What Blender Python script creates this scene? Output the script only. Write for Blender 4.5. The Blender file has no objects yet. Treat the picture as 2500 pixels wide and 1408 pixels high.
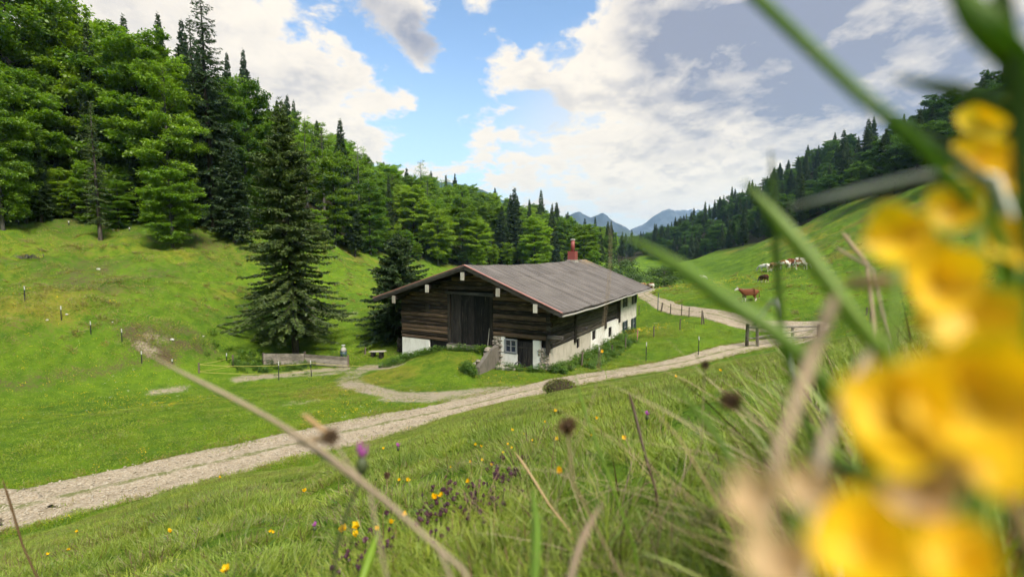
import bpy, math, random
import numpy as np
from mathutils import Vector, Matrix

# ------------------------------------------------------------------ camera
SC = bpy.context.scene
COL = SC.collection
FPX, CX, CY, HORIZON = 1180.0, 1250.0, 704.0, 612.0      # picture geometry of the photograph (2500 x 1408)
PITCH = math.atan((CY - HORIZON) / FPX)
CZ = 8.2                                                  # eye height above the barn's near corner
cam_d = bpy.data.cameras.new('camera'); cam = bpy.data.objects.new('camera', cam_d); COL.objects.link(cam)
cam_d.sensor_width = 36.0; cam_d.lens = 36.0 * FPX / 2500.0
cam_d.clip_start = 0.005; cam_d.clip_end = 12000
cam.location = (0, 0, CZ); cam.rotation_euler = (math.pi / 2 - PITCH, 0, 0)
cam_d.dof.use_dof = True; cam_d.dof.focus_distance = 7.0; cam_d.dof.aperture_fstop = 3.0
SC.camera = cam

def pdir(px, py):
    a, b = (px - CX) / FPX, (CY - py) / FPX
    return np.array([a, math.cos(PITCH) + b * math.sin(PITCH), -math.sin(PITCH) + b * math.cos(PITCH)])
def at(px, py, d):
    v = pdir(px, py); return np.array([0, 0, CZ]) + v * (d / v[1])
def proj(p):
    x, y, z = p[0], p[1], p[2] - CZ
    f = y * math.cos(PITCH) - z * math.sin(PITCH); u = y * math.sin(PITCH) + z * math.cos(PITCH)
    return CX + FPX * x / f, CY - FPX * u / f

# ------------------------------------------------------------------ sky, sun, exposure
SUN_AZ, SUN_EL = math.radians(147), math.radians(52)
W = bpy.data.worlds.new('World'); SC.world = W; W.use_nodes = True
W.cycles.sampling_method = 'MANUAL'; W.cycles.sample_map_resolution = 512
nt = W.node_tree; nt.nodes.clear()
def N(tree, t, **kw):
    n = tree.nodes.new(t)
    for k, v in kw.items(): setattr(n, k, v)
    return n
def L(tree, a, b): tree.links.new(a, b)
def mathn(tree, op, a, b=None, c=None, clamp=False):
    n = N(tree, 'ShaderNodeMath', operation=op, use_clamp=clamp)
    for i, v in enumerate((a, b, c)):
        if v is None: continue
        if hasattr(v, 'is_output'): L(tree, v, n.inputs[i])
        else: n.inputs[i].default_value = v
    return n.outputs[0]
def mixc(tree, f, a, b, blend='MIX'):
    n = N(tree, 'ShaderNodeMix', data_type='RGBA', blend_type=blend)
    for s, v in ((n.inputs[0], f), (n.inputs[6], a), (n.inputs[7], b)):
        if hasattr(v, 'is_output'): L(tree, v, s)
        elif isinstance(v, (int, float)): s.default_value = v
        else: s.default_value = tuple(v) + (1,) if len(v) == 3 else v
    return n.outputs[2]
def ramp(tree, f, stops, interp='LINEAR'):
    n = N(tree, 'ShaderNodeValToRGB'); e = n.color_ramp.elements; n.color_ramp.interpolation = interp
    while len(e) < len(stops): e.new(0.5)
    for el, (p, c) in zip(e, stops):
        el.position = p; el.color = (c, c, c, 1) if isinstance(c, (int, float)) else tuple(c) + (1,)
    if f is not None: L(tree, f, n.inputs[0])
    return n.outputs[0]
def maprange(tree, v, a, b, c=0.0, d=1.0, smooth=True):
    n = N(tree, 'ShaderNodeMapRange', interpolation_type='SMOOTHSTEP' if smooth else 'LINEAR')
    L(tree, v, n.inputs[0])
    for i, x in enumerate((a, b, c, d)): n.inputs[i + 1].default_value = x
    return n.outputs[0]

def build_sky():
    out = N(nt, 'ShaderNodeOutputWorld'); bg = N(nt, 'ShaderNodeBackground'); bg.inputs[1].default_value = 0.1
    L(nt, bg.outputs[0], out.inputs[0])
    sky = N(nt, 'ShaderNodeTexSky', sky_type='NISHITA'); sky.sun_disc = False
    sky.sun_elevation = SUN_EL; sky.sun_rotation = SUN_AZ; sky.altitude = 900; sky.air_density = 1.0; sky.dust_density = 0.6; sky.ozone_density = 1.6
    tc = N(nt, 'ShaderNodeTexCoord'); d = tc.outputs['Generated']
    nrm = N(nt, 'ShaderNodeVectorMath', operation='NORMALIZE'); L(nt, d, nrm.inputs[0]); d = nrm.outputs[0]
    sep = N(nt, 'ShaderNodeSeparateXYZ'); L(nt, d, sep.inputs[0])
    z = mathn(nt, 'MAXIMUM', sep.outputs[2], 0.0); zz = mathn(nt, 'ADD', z, 0.30)
    cmb = N(nt, 'ShaderNodeCombineXYZ')
    L(nt, mathn(nt, 'DIVIDE', sep.outputs[0], zz), cmb.inputs[0]); L(nt, mathn(nt, 'DIVIDE', sep.outputs[1], zz), cmb.inputs[1])
    def noise(scale, detail, rough, seed, src=cmb.outputs[0], dist=0.0):
        n = N(nt, 'ShaderNodeTexNoise', noise_dimensions='4D'); L(nt, src, n.inputs['Vector'])
        n.inputs['W'].default_value = seed; n.inputs['Scale'].default_value = scale
        n.inputs['Detail'].default_value = detail; n.inputs['Roughness'].default_value = rough; n.inputs['Distortion'].default_value = dist
        return n.outputs['Fac']
    def blobs(lst):
        acc = None
        for px, py, rad, w in lst:
            c = pdir(px, py); c = c / np.linalg.norm(c)
            dt = N(nt, 'ShaderNodeVectorMath', operation='DOT_PRODUCT'); L(nt, d, dt.inputs[0]); dt.inputs[1].default_value = tuple(c)
            m = maprange(nt, dt.outputs['Value'], math.cos(math.radians(rad)), 1.0, 0.0, w * .85)
            acc = m if acc is None else mathn(nt, 'ADD', acc, m)
        return acc
    big = noise(3.2, 3, 0.5, 9.4); n1 = noise(6.2, 12, 0.60, 3.1, dist=0.15)
    cover = blobs([(640, 190, 13, .34), (380, 80, 16, .30), (820, 280, 8, .26), (930, 215, 4.5, .20), (1240, 205, 5, .30), (1380, 190, 6, .32), (1530, 150, 7, .34), (1850, 90, 18, .46), (2200, 120, 22, .46), (1680, 40, 8, .36),
                   (1090, 395, 6, .16), (1250, 385, 7, .24), (1600, 365, 9, .24), (1450, 330, 7, .16), (1800, 300, 9, .22), (1500, 480, 9, .14), (2000, 240, 12, .28), (1200, -20, 4, .34), (1700, 480, 4, .18), (1030, 90, 3.5, .30), (930, 20, 4, .24), (1225, 110, 2.5, .30), (1100, 180, 3, .16),
                   (1150, 70, 7, -.34), (1340, 60, 6, -.40), (820, 30, 6, -.34), (660, 0, 5, -.28), (1130, 300, 6, -.36), (1290, 290, 5, -.26), (1060, 320, 4, -.2), (960, 150, 3, -.16)])
    dark = blobs([(1820, 60, 15, .74), (2150, 80, 16, .68), (1660, 50, 8, .55), (2250, 200, 10, .25), (1035, 95, 3.5, .85), (935, 20, 4.5, .6), (1270, 40, 3, .5), (1950, 190, 7, .30), (1330, 262, 4, .40)])
    dens = mathn(nt, 'ADD', mathn(nt, 'ADD', mathn(nt, 'MULTIPLY', mathn(nt, 'SUBTRACT', n1, .5), 1.9), mathn(nt, 'MULTIPLY', mathn(nt, 'SUBTRACT', big, .5), .9)), cover)
    mask = maprange(nt, dens, -.06, 0.20)
    thick = maprange(nt, dens, 0.05, 0.55)
    n3 = noise(4.6, 7, 0.56, 12.3, dist=0.3)
    off = N(nt, 'ShaderNodeVectorMath', operation='ADD'); L(nt, cmb.outputs[0], off.inputs[0]); off.inputs[1].default_value = (-.02, -.05, 0)
    n1b = noise(6.2, 6, 0.60, 3.1, src=off.outputs[0], dist=0.15)
    under = maprange(nt, mathn(nt, 'SUBTRACT', n1b, n1), -.08, .14)
    dk = mathn(nt, 'MULTIPLY', dark, maprange(nt, n3, 0.25, 0.72, .15, 1.25), clamp=True)
    soft = mathn(nt, 'MULTIPLY', thick, mathn(nt, 'ADD', mathn(nt, 'MULTIPLY', under, .34), maprange(nt, n3, 0.42, 0.70, 0, .26)))
    dk = mathn(nt, 'ADD', dk, soft, clamp=True)
    ccol = mixc(nt, dk, (9.2, 8.3, 7.0), (2.8, 3.0, 3.8))
    glow = blobs([(1540, 480, 20, 1.5)])
    hz = maprange(nt, sep.outputs[2], 0.0, 0.42, 1.0, 0.0)
    skyc = mixc(nt, 1.0, sky.outputs[0], (2.1, 2.15, 2.05), 'MULTIPLY')
    skyc = mixc(nt, mathn(nt, 'MULTIPLY', hz, .66), skyc, (5.2, 6.7, 8.2))
    skyc = mixc(nt, mathn(nt, 'MULTIPLY', glow, .45), skyc, (9.0, 7.9, 6.2))
    c = mixc(nt, mathn(nt, 'MULTIPLY', mask, 0.97), skyc, ccol)
    L(nt, c, bg.inputs[0])
build_sky()
sun_d = bpy.data.lights.new('sun', 'SUN'); sun = bpy.data.objects.new('sun', sun_d); COL.objects.link(sun)
sun_d.energy = 5.0; sun_d.angle = math.radians(18); sun_d.color = (1.0, 0.93, 0.80)
sdir = Vector((math.sin(SUN_AZ) * math.cos(SUN_EL), math.cos(SUN_AZ) * math.cos(SUN_EL), math.sin(SUN_EL)))
sun.rotation_euler = (-sdir).to_track_quat('-Z', 'Y').to_euler()
SC.view_settings.view_transform = 'Standard'; SC.view_settings.look = 'None'
SC.view_settings.exposure = 0.32; SC.view_settings.gamma = 1.0; SC.view_settings.use_curve_mapping = False
SC.render.engine = 'CYCLES'
cy = SC.cycles
cy.max_bounces = 4; cy.diffuse_bounces = 2; cy.glossy_bounces = 1; cy.transmission_bounces = 2; cy.transparent_max_bounces = 8; cy.volume_bounces = 2
cy.use_denoising = True; cy.use_adaptive_sampling = True; cy.adaptive_threshold = .04; cy.adaptive_min_samples = 16; cy.sample_clamp_indirect = 4.0; cy.volume_max_steps = 64

# ------------------------------------------------------------------ helpers
rng = np.random.default_rng(11)
random.seed(4)
def tag(o, label=None, cat=None, group=None, kind=None):
    if label: o['label'] = label
    if cat: o['category'] = cat
    if group: o['group'] = group
    if kind: o['kind'] = kind
    return o
def link(name, mesh, parent=None):
    o = bpy.data.objects.new(name, mesh); COL.objects.link(o)
    if parent is not None: o.parent = parent
    return o
def empty(name, loc=(0, 0, 0), rz=0.0, s=1.0):
    o = bpy.data.objects.new(name, None); COL.objects.link(o); o.empty_display_size = 0.2
    o.location = tuple(float(v) for v in loc); o.rotation_euler = (0, 0, rz); o.scale = (s, s, s); return o
def np_mesh(name, V, F, mat=None, attrs=None, smooth=False, midx=None):
    """V (n,3); F (m,k) array or list of such arrays"""
    me = bpy.data.meshes.new(name)
    Fs = F if isinstance(F, list) else [F]
    Fs = [np.asarray(f, dtype=np.int32) for f in Fs if len(f)]
    V = np.asarray(V, dtype=np.float32)
    me.vertices.add(len(V)); me.vertices.foreach_set('co', V.ravel())
    nl = sum(f.size for f in Fs); npoly = sum(len(f) for f in Fs)
    me.loops.add(nl); me.loops.foreach_set('vertex_index', np.concatenate([f.ravel() for f in Fs]))
    me.polygons.add(npoly)
    tot = np.concatenate([np.full(len(f), f.shape[1], np.int32) for f in Fs])
    st = np.zeros(npoly, np.int32); st[1:] = np.cumsum(tot)[:-1]
    me.polygons.foreach_set('loop_start', st); me.polygons.foreach_set('loop_total', tot)
    if midx is not None: me.polygons.foreach_set('material_index', np.asarray(midx, np.int32))
    if smooth: me.polygons.foreach_set('use_smooth', np.ones(npoly, bool))
    me.update(calc_edges=True)
    for k, a in (attrs or {}).items():
        a = np.asarray(a, np.float32)
        if a.ndim == 1: at_ = me.attributes.new(k, 'FLOAT', 'POINT'); at_.data.foreach_set('value', a)
        else: at_ = me.attributes.new(k, 'FLOAT_COLOR', 'POINT'); at_.data.foreach_set('color', a.ravel())
    for m in (mat if isinstance(mat, (list, tuple)) else [mat]):
        if m is not None: me.materials.append(m)
    return me
class MB:
    """collects simple shapes into one mesh"""
    def __init__(s): s.v = []; s.f = []; s.m = []
    def add(s, V, F, m=0):
        o = len(s.v); s.v += [tuple(float(c) for c in p) for p in V]
        for f in F: s.f.append(tuple(int(i) + o for i in f)); s.m.append(m)
        return s
    def box(s, c, d, rot=None, m=0, taper=1.0):
        x, y, z = d[0] / 2, d[1] / 2, d[2] / 2; t = taper
        P = [Vector(p) for p in ((-x, -y, -z), (x, -y, -z), (x, y, -z), (-x, y, -z), (-x * t, -y * t, z), (x * t, -y * t, z), (x * t, y * t, z), (-x * t, y * t, z))]
        if rot is not None: P = [rot @ p for p in P]
        P = [p + Vector(c) for p in P]
        return s.add(P, [(0, 3, 2, 1), (4, 5, 6, 7), (0, 1, 5, 4), (1, 2, 6, 5), (2, 3, 7, 6), (3, 0, 4, 7)], m)
    def prism(s, poly, axis, a, b, m=0):
        """poly of 2D points extruded along axis (0,1,2) from a to b"""
        def pt(p, t): return [(t, p[0], p[1]), (p[0], t, p[1]), (p[0], p[1], t)][axis]
        n = len(poly); V = [pt(p, a) for p in poly] + [pt(p, b) for p in poly]
        F = [tuple(range(n))[::-1], tuple(range(n, 2 * n))] + [(i, (i + 1) % n, n + (i + 1) % n, n + i) for i in range(n)]
        return s.add(V, F, m)
    def tube(s, pts, rad, n=6, m=0, cap=True):
        pts = [Vector(tuple(float(c) for c in p)) for p in pts]
        if not hasattr(rad, '__len__'): rad = [rad] * len(pts)
        V = []; prev = None
        for i, p in enumerate(pts):
            t = (pts[min(i + 1, len(pts) - 1)] - pts[max(i - 1, 0)])
            if t.length < 1e-9: t = Vector((0, 0, 1))
            t.normalize()
            if prev is None:
                a = Vector((0, 0, 1)) if abs(t.z) < 0.9 else Vector((1, 0, 0)); u = t.cross(a).normalized()
            else:
                u = (prev - t * prev.dot(t)); u = u.normalized() if u.length > 1e-6 else t.orthogonal().normalized()
            prev = u; w = t.cross(u)
            for k in range(n):
                an = 2 * math.pi * k / n; V.append(p + (u * math.cos(an) + w * math.sin(an)) * rad[i])
        F = []
        for i in range(len(pts) - 1):
            for k in range(n): F.append((i * n + k, i * n + (k + 1) % n, (i + 1) * n + (k + 1) % n, (i + 1) * n + k))
        if cap:
            F.append(tuple(range(n))[::-1]); F.append(tuple(range((len(pts) - 1) * n, len(pts) * n)))
        return s.add(V, F, m)
    def blob(s, c, r, seed=0, jit=0.18, n=6, rings=4, m=0):
        """rough stone or bud: an uneven ellipsoid"""
        R = random.Random(seed); V = [(c[0], c[1], c[2] - r[2])]; F = []
        for i in range(1, rings):
            ph = math.pi * i / rings
            for k in range(n):
                a = 2 * math.pi * (k + 0.5 * (i % 2)) / n; q = 1 + R.uniform(-jit, jit)
                V.append((c[0] + r[0] * math.sin(ph) * math.cos(a) * q, c[1] + r[1] * math.sin(ph) * math.sin(a) * q, c[2] - r[2] * math.cos(ph) * q))
        V.append((c[0], c[1], c[2] + r[2])); top = len(V) - 1
        for k in range(n):
            F.append((0, 1 + (k + 1) % n, 1 + k)); b = 1 + (rings - 2) * n; F.append((b + k, b + (k + 1) % n, top))
        for i in range(rings - 2):
            for k in range(n): F.append((1 + i * n + k, 1 + i * n + (k + 1) % n, 1 + (i + 1) * n + (k + 1) % n, 1 + (i + 1) * n + k))
        return s.add(V, F, m)
    def mesh(s, name, mat, smooth=False):
        me = bpy.data.meshes.new(name); me.from_pydata(s.v, [], s.f)
        for mm in (mat if isinstance(mat, (list, tuple)) else [mat]): me.materials.append(mm)
        me.polygons.foreach_set('material_index', s.m)
        if smooth: me.polygons.foreach_set('use_smooth', [True] * len(s.f))
        me.update(); return me
    def build(s, name, mat, parent=None, smooth=False): return link(name, s.mesh(name, mat, smooth), parent)

def copy_tree(o, parent=None):
    c = o.copy(); COL.objects.link(c); c.parent = parent
    for ch in [x for x in o.children]: copy_tree(ch, c)
    return c

# ------------------------------------------------------------------ materials
def new_mat(name):
    m = bpy.data.materials.new(name); m.use_nodes = True; t = m.node_tree; t.nodes.clear()
    out = N(t, 'ShaderNodeOutputMaterial'); return m, t, out
def principled(t, out, rough=0.8, spec=0.3):
    p = N(t, 'ShaderNodeBsdfPrincipled'); p.inputs['Roughness'].default_value = rough
    p.inputs['Specular IOR Level'].default_value = spec; L(t, p.outputs[0], out.inputs[0]); return p
def tex_noise(t, vec, scale, detail=5, rough=0.6, dist=0.0):
    n = N(t, 'ShaderNodeTexNoise'); n.inputs['Scale'].default_value = scale; n.inputs['Detail'].default_value = detail
    n.inputs['Roughness'].default_value = rough; n.inputs['Distortion'].default_value = dist
    if vec is not None: L(t, vec, n.inputs['Vector'])
    return n
def stretch(t, vec, s):
    m = N(t, 'ShaderNodeMapping'); m.inputs['Scale'].default_value = s; L(t, vec, m.inputs['Vector']); return m.outputs[0]
def bump(t, p, h, strength, dist):
    b = N(t, 'ShaderNodeBump'); b.inputs['Strength'].default_value = strength; b.inputs['Distance'].default_value = dist
    L(t, h, b.inputs['Height']); L(t, b.outputs[0], p.inputs['Normal'])
def wood_mat(name, dark, light, along=(1, 9, 9), obj_var=0.35, scale=1.6, rough=0.85, pale=None, pale_amt=0.0):
    m, t, out = new_mat(name); p = principled(t, out, rough, 0.2)
    tc = N(t, 'ShaderNodeTexCoord'); oi = N(t, 'ShaderNodeObjectInfo')
    add = N(t, 'ShaderNodeVectorMath', operation='ADD'); L(t, tc.outputs['Object'], add.inputs[0])
    sc = N(t, 'ShaderNodeVectorMath', operation='SCALE'); sc.inputs[0].default_value = (37, 11, 23); L(t, oi.outputs['Random'], sc.inputs[3]); L(t, sc.outputs[0], add.inputs[1])
    v = stretch(t, add.outputs[0], along)
    n1 = tex_noise(t, v, scale, 8, 0.65, 0.3); n2 = tex_noise(t, add.outputs[0], 0.9, 4, 0.6)
    f = mathn(t, 'ADD', mathn(t, 'MULTIPLY', n1.outputs[0], 0.9), mathn(t, 'MULTIPLY', n2.outputs[0], 0.5))
    f = mathn(t, 'ADD', f, mathn(t, 'MULTIPLY', mathn(t, 'SUBTRACT', oi.outputs['Random'], 0.5), obj_var))
    c = mixc(t, maprange(t, f, 0.45, 1.0), dark, light)
    if pale is not None:
        c = mixc(t, mathn(t, 'MULTIPLY', maprange(t, n1.outputs[0], 0.56, 0.72), pale_amt), c, pale)
    L(t, c, p.inputs['Base Color']); bump(t, p, n1.outputs[0], 0.6, 0.02); return m
def plaster_mat(name, base, stain, amt=0.5, scale=1.2):
    m, t, out = new_mat(name); p = principled(t, out, 0.9, 0.2); tc = N(t, 'ShaderNodeTexCoord')
    n1 = tex_noise(t, tc.outputs['Object'], scale, 8, 0.65); n2 = tex_noise(t, tc.outputs['Object'], 9, 6, 0.7)
    v = stretch(t, tc.outputs['Object'], (3, 3, 0.5)); n3 = tex_noise(t, v, 1.5, 6, 0.7)
    f = mathn(t, 'ADD', mathn(t, 'MULTIPLY', n1.outputs[0], .6), mathn(t, 'MULTIPLY', n3.outputs[0], .5))
    c = mixc(t, mathn(t, 'MULTIPLY', maprange(t, f, 0.48, 0.78), amt), base, stain)
    c = mixc(t, mathn(t, 'MULTIPLY', maprange(t, n2.outputs[0], 0.56, 0.72), amt * .7), c, tuple(x * .75 for x in stain))
    L(t, c, p.inputs['Base Color']); bump(t, p, n2.outputs[0], 0.4, 0.02); return m
def plain_mat(name, col, rough=0.7, var=0.25, scale=6.0, spec=0.3, metal=0.0):
    m, t, out = new_mat(name); p = principled(t, out, rough, spec); p.inputs['Metallic'].default_value = metal
    tc = N(t, 'ShaderNodeTexCoord'); n = tex_noise(t, tc.outputs['Object'], scale, 5, 0.6); oi = N(t, 'ShaderNodeObjectInfo')
    f = mathn(t, 'ADD', mathn(t, 'MULTIPLY', n.outputs[0], .7), mathn(t, 'MULTIPLY', oi.outputs['Random'], .3))
    c = mixc(t, f, tuple(x * (1 - var) for x in col), tuple(min(1, x * (1 + var)) for x in col))
    L(t, c, p.inputs['Base Color']); return m
def leaf_mat(name, dark, light, trans=0.35, obj_var=0.5, nscale=0.5, rough=0.55, tcol=None, gloss=0.03):
    m, t, out = new_mat(name); oi = N(t, 'ShaderNodeObjectInfo'); tc = N(t, 'ShaderNodeTexCoord')
    at_ = N(t, 'ShaderNodeAttribute', attribute_name='rnd')
    n = tex_noise(t, tc.outputs['Object'], nscale, 3, 0.5)
    f = mathn(t, 'ADD', mathn(t, 'MULTIPLY', at_.outputs['Fac'], .45), mathn(t, 'MULTIPLY', maprange(t, n.outputs[0], .3, .7), .4))
    f = mathn(t, 'ADD', f, mathn(t, 'MULTIPLY', mathn(t, 'SUBTRACT', oi.outputs['Random'], .35), obj_var), clamp=True)
    c = mixc(t, f, dark, light)
    hv = mathn(t, 'FRACT', mathn(t, 'MULTIPLY', oi.outputs['Random'], 7.31))
    c = mixc(t, mathn(t, 'MULTIPLY', hv, min(.55, obj_var)), c, mixc(t, 1.0, c, (1.45, 1.10, .75), 'MULTIPLY'))
    d = N(t, 'ShaderNodeBsdfDiffuse'); L(t, c, d.inputs[0])
    tr = N(t, 'ShaderNodeBsdfTranslucent')
    L(t, mixc(t, 1.0, c, tcol or (1.1, 1.25, 0.5), 'MULTIPLY'), tr.inputs[0])
    mx = N(t, 'ShaderNodeMixShader'); mx.inputs[0].default_value = trans; L(t, d.outputs[0], mx.inputs[1]); L(t, tr.outputs[0], mx.inputs[2])
    g = N(t, 'ShaderNodeBsdfGlossy'); g.inputs['Roughness'].default_value = rough; g.inputs[0].default_value = (1, 1, 1, 1)
    mg = N(t, 'ShaderNodeMixShader'); mg.inputs[0].default_value = gloss; L(t, mx.outputs[0], mg.inputs[1]); L(t, g.outputs[0], mg.inputs[2])
    L(t, mg.outputs[0], out.inputs[0]); return m

M = {}
M['log'] = wood_mat('dark_log', (0.016, 0.012, 0.009), (0.115, 0.075, 0.048), (0.6, 7, 9), .6, 1.8, .85, (0.26, 0.19, 0.13), .9)
M['log_grey'] = wood_mat('grey_log', (0.018, 0.015, 0.012), (0.10, 0.085, 0.065), (7, 0.6, 9), .4, 1.8, .85, (0.20, 0.18, 0.15), .7)
M['door'] = wood_mat('door_plank', (0.006, 0.0055, 0.006), (0.035, 0.03, 0.028), (9, 9, 0.5), .5, 2.0, .8, (0.13, 0.11, 0.09), .7)
M['beam'] = wood_mat('dark_beam', (0.012, 0.010, 0.008), (0.06, 0.05, 0.04), (4, 4, 1), .3)
M['fascia'] = wood_mat('fascia_wood', (0.03, 0.026, 0.023), (0.13, 0.115, 0.10), (0.6, 3, 6), .2)
M['purlin'] = wood_mat('pale_wood', (0.30, 0.27, 0.22), (0.60, 0.56, 0.48), (6, 6, 1), .3)
M['greywood'] = wood_mat('weathered_wood', (0.13, 0.11, 0.09), (0.38, 0.33, 0.27), (0.7, 6, 6), .3)
M['postwood'] = wood_mat('post_wood', (0.045, 0.035, 0.026), (0.17, 0.135, 0.10), (6, 6, .8), .4)
M['plaster'] = plaster_mat('white_plaster', (0.80, 0.78, 0.72), (0.48, 0.42, 0.33), .7)
M['plaster_old'] = plaster_mat('peeling_plaster', (0.66, 0.62, 0.54), (0.27, 0.22, 0.16), .8, 1.8)
M['concrete'] = plaster_mat('bare_render', (0.50, 0.45, 0.37), (0.22, 0.19, 0.14), .7)
M['oldwall'] = plaster_mat('old_concrete', (0.17, 0.15, 0.125), (0.07, 0.063, 0.05), .8)
M['stone'] = plain_mat('field_stone', (0.30, 0.26, 0.21), .9, .4, 4)
M['mortar'] = plain_mat('mortar', (0.38, 0.33, 0.26), .95, .3, 5)
M['red'] = plain_mat('red_metal', (0.24, 0.060, 0.050), .5, .3, 3, .4)
M['pink'] = plain_mat('faded_red_trim', (0.44, 0.20, 0.165), .6, .25, 3, .4)
M['glass'] = plain_mat('dark_glass', (0.02, 0.03, 0.06), .05, .2, 2, .8)
M['frame'] = plain_mat('grey_frame', (0.24, 0.25, 0.26), .6, .2)
M['shutter'] = plain_mat('green_shutter', (0.02, 0.035, 0.032), .6, .3)
M['dark'] = plain_mat('dark_core', (0.012, 0.010, 0.009), .9, .3)
M['white'] = plain_mat('white_plastic', (0.55, 0.55, 0.52), .5, .1)
M['black'] = plain_mat('dark_metal', (0.03, 0.032, 0.03), .6, .3)
M['tape'] = plain_mat('yellow_tape', (0.42, 0.38, 0.10), .6, .2)
M['tin'] = plain_mat('teal_metal', (0.05, 0.085, 0.095), .45, .3)
M['gutter'] = plain_mat('gutter_zinc', (0.35, 0.33, 0.29), .6, .3)
def roof_mat():
    m, t, out = new_mat('roof_sheet'); p = principled(t, out, .7, .35); tc = N(t, 'ShaderNodeTexCoord'); oi = N(t, 'ShaderNodeObjectInfo')
    n1 = tex_noise(t, tc.outputs['Object'], .7, 7, .65); v = stretch(t, tc.outputs['Object'], (.5, 5, .5)); n2 = tex_noise(t, v, 1.6, 6, .7)
    f = mathn(t, 'ADD', mathn(t, 'MULTIPLY', n1.outputs[0], .5), mathn(t, 'MULTIPLY', n2.outputs[0], .5))
    f = mathn(t, 'ADD', f, mathn(t, 'MULTIPLY', mathn(t, 'SUBTRACT', oi.outputs['Random'], .5), .22))
    c = mixc(t, maprange(t, f, .25, .75), (.085, .072, .062), (.185, .162, .143))
    at_ = N(t, 'ShaderNodeAttribute', attribute_name='moss')
    n3 = tex_noise(t, tc.outputs['Object'], 1.5, 6, .7)
    c = mixc(t, mathn(t, 'MULTIPLY', at_.outputs['Fac'], maprange(t, n3.outputs[0], .35, .62)), c, (.30, .20, .075))
    L(t, c, p.inputs['Base Color']); bump(t, p, n2.outputs[0], .3, .01); return m
M['roof'] = roof_mat()
M['bark'] = wood_mat('bark', (0.03, 0.024, 0.018), (0.13, 0.105, 0.085), (5, 5, 1), .3)
M['bark_beech'] = wood_mat('beech_bark', (0.04, 0.036, 0.03), (0.12, 0.11, 0.095), (3, 3, 1), .3)
M['needle'] = leaf_mat('spruce_needles', (0.022, 0.052, 0.014), (0.085, 0.14, 0.030), .3, .35, .6)
M['needle_hero'] = leaf_mat('old_spruce_needles', (0.042, 0.078, 0.020), (0.15, 0.205, 0.045), .32, .1, .7)
M['needle_dark'] = leaf_mat('dark_needles', (0.018, 0.045, 0.016), (0.066, 0.115, 0.036), .28, .3, .6)
M['beech'] = leaf_mat('beech_leaves', (0.055, 0.138, 0.009), (0.27, 0.43, 0.024), .55, .65, .35)
M['beech_far'] = leaf_mat('far_leaves', (0.030, 0.085, 0.014), (0.10, 0.21, 0.026), .45, .6, .3)
M['bush'] = leaf_mat('bush_leaves', (0.05, 0.10, 0.025), (0.10, 0.17, 0.05), .35, .3, .6)
# ------------------------------------------------------------------ terrain
def vnoise(x, y, seed=0):
    xi = np.floor(x).astype(np.int64); yi = np.floor(y).astype(np.int64); xf = x - xi; yf = y - yi
    u = xf * xf * (3 - 2 * xf); v = yf * yf * (3 - 2 * yf)
    def h(a, b):
        n = (a * 374761393 + b * 668265263 + seed * 974711) & 0x7fffffff
        n = ((n ^ (n >> 13)) * 1274126177) & 0x7fffffff
        return ((n ^ (n >> 16)) & 0xffff) / 65535.0
    return (h(xi, yi) * (1 - u) + h(xi + 1, yi) * u) * (1 - v) + (h(xi, yi + 1) * (1 - u) + h(xi + 1, yi + 1) * u) * v - 0.5
def fbm(x, y, seed=0, o=4):
    s = 0; a = 1.0
    for i in range(o): s = s + a * vnoise(x * 2 ** i + 17.3 * i, y * 2 ** i - 9.1 * i, seed + i); a *= .5
    return s

def zpt(px, py, z):
    v = pdir(px, py); k = (z - CZ) / v[2]; return (v[0] * k, v[1] * k, z)
def dpt(px, d, z): return ((px - CX) / FPX * d, d, z)
ctrl = []
for px, py, z in [(-300, 1335, 0), (0, 1250, 0), (300, 1185, 0), (600, 1115, 0), (900, 1045, -.05), (1150, 990, -.05), (1340, 945, 0), (1500, 915, .05),
                  (0, 1050, .2), (400, 1000, .05), (800, 950, -.2), (0, 950, .6), (300, 905, .4), (500, 900, 0), (720, 865, -.4), (920, 868, -.5), (150, 1120, .05)]:
    ctrl.append(zpt(px, py, z))
for px, py, d in [(1700, 880, 36), (1880, 846, 38), (1985, 812, 41), (1820, 793, 45), (1700, 762, 52), (1610, 738, 61), (1570, 717, 74), (1620, 703, 90),
                  (1700, 830, 41), (1600, 800, 49), (0, 800, 29), (0, 700, 37), (0, 560, 48), (200, 800, 32), (200, 650, 44), (300, 562, 54), (400, 815, 34), (500, 700, 44), (560, 577, 60),
                  (700, 750, 48), (860, 700, 58), (800, 603, 95), (880, 640, 90), (1040, 645, 130), (860, 790, 46), (1150, 655, 140), (1350, 655, 165), (1480, 645, 210),
                  (1640, 643, 300), (1690, 640, 260), (1600, 662, 180), (1720, 684, 122), (1850, 592, 185), (2000, 532, 148), (2130, 490, 125), (1865, 690, 72), (1930, 657, 82), (1828, 735, 50),
                  (2050, 620, 85), (2100, 700, 52), (2300, 600, 60), (2500, 600, 45), (2100, 770, 40), (2400, 770, 25), (2300, 470, 95), (2500, 430, 75)]:
    ctrl.append(tuple(at(px, py, d)))
for px, d, z in [(0, 75, 22), (-300, 70, 25), (300, 85, 24), (560, 95, 24), (800, 135, 24), (1000, 200, 22), (1200, 250, 20), (1400, 310, 11), (1500, 400, 4),
                 (1900, 270, 38), (2100, 230, 50), (2300, 180, 48), (1700, 330, 20), (1530, 450, 6), (2500, 140, 50), (1580, 620, 0), (-300, 500, 60), (2800, 400, 90), (1100, 420, 40), (2000, 420, 70)]:
    ctrl.append(dpt(px, d, z))
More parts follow.
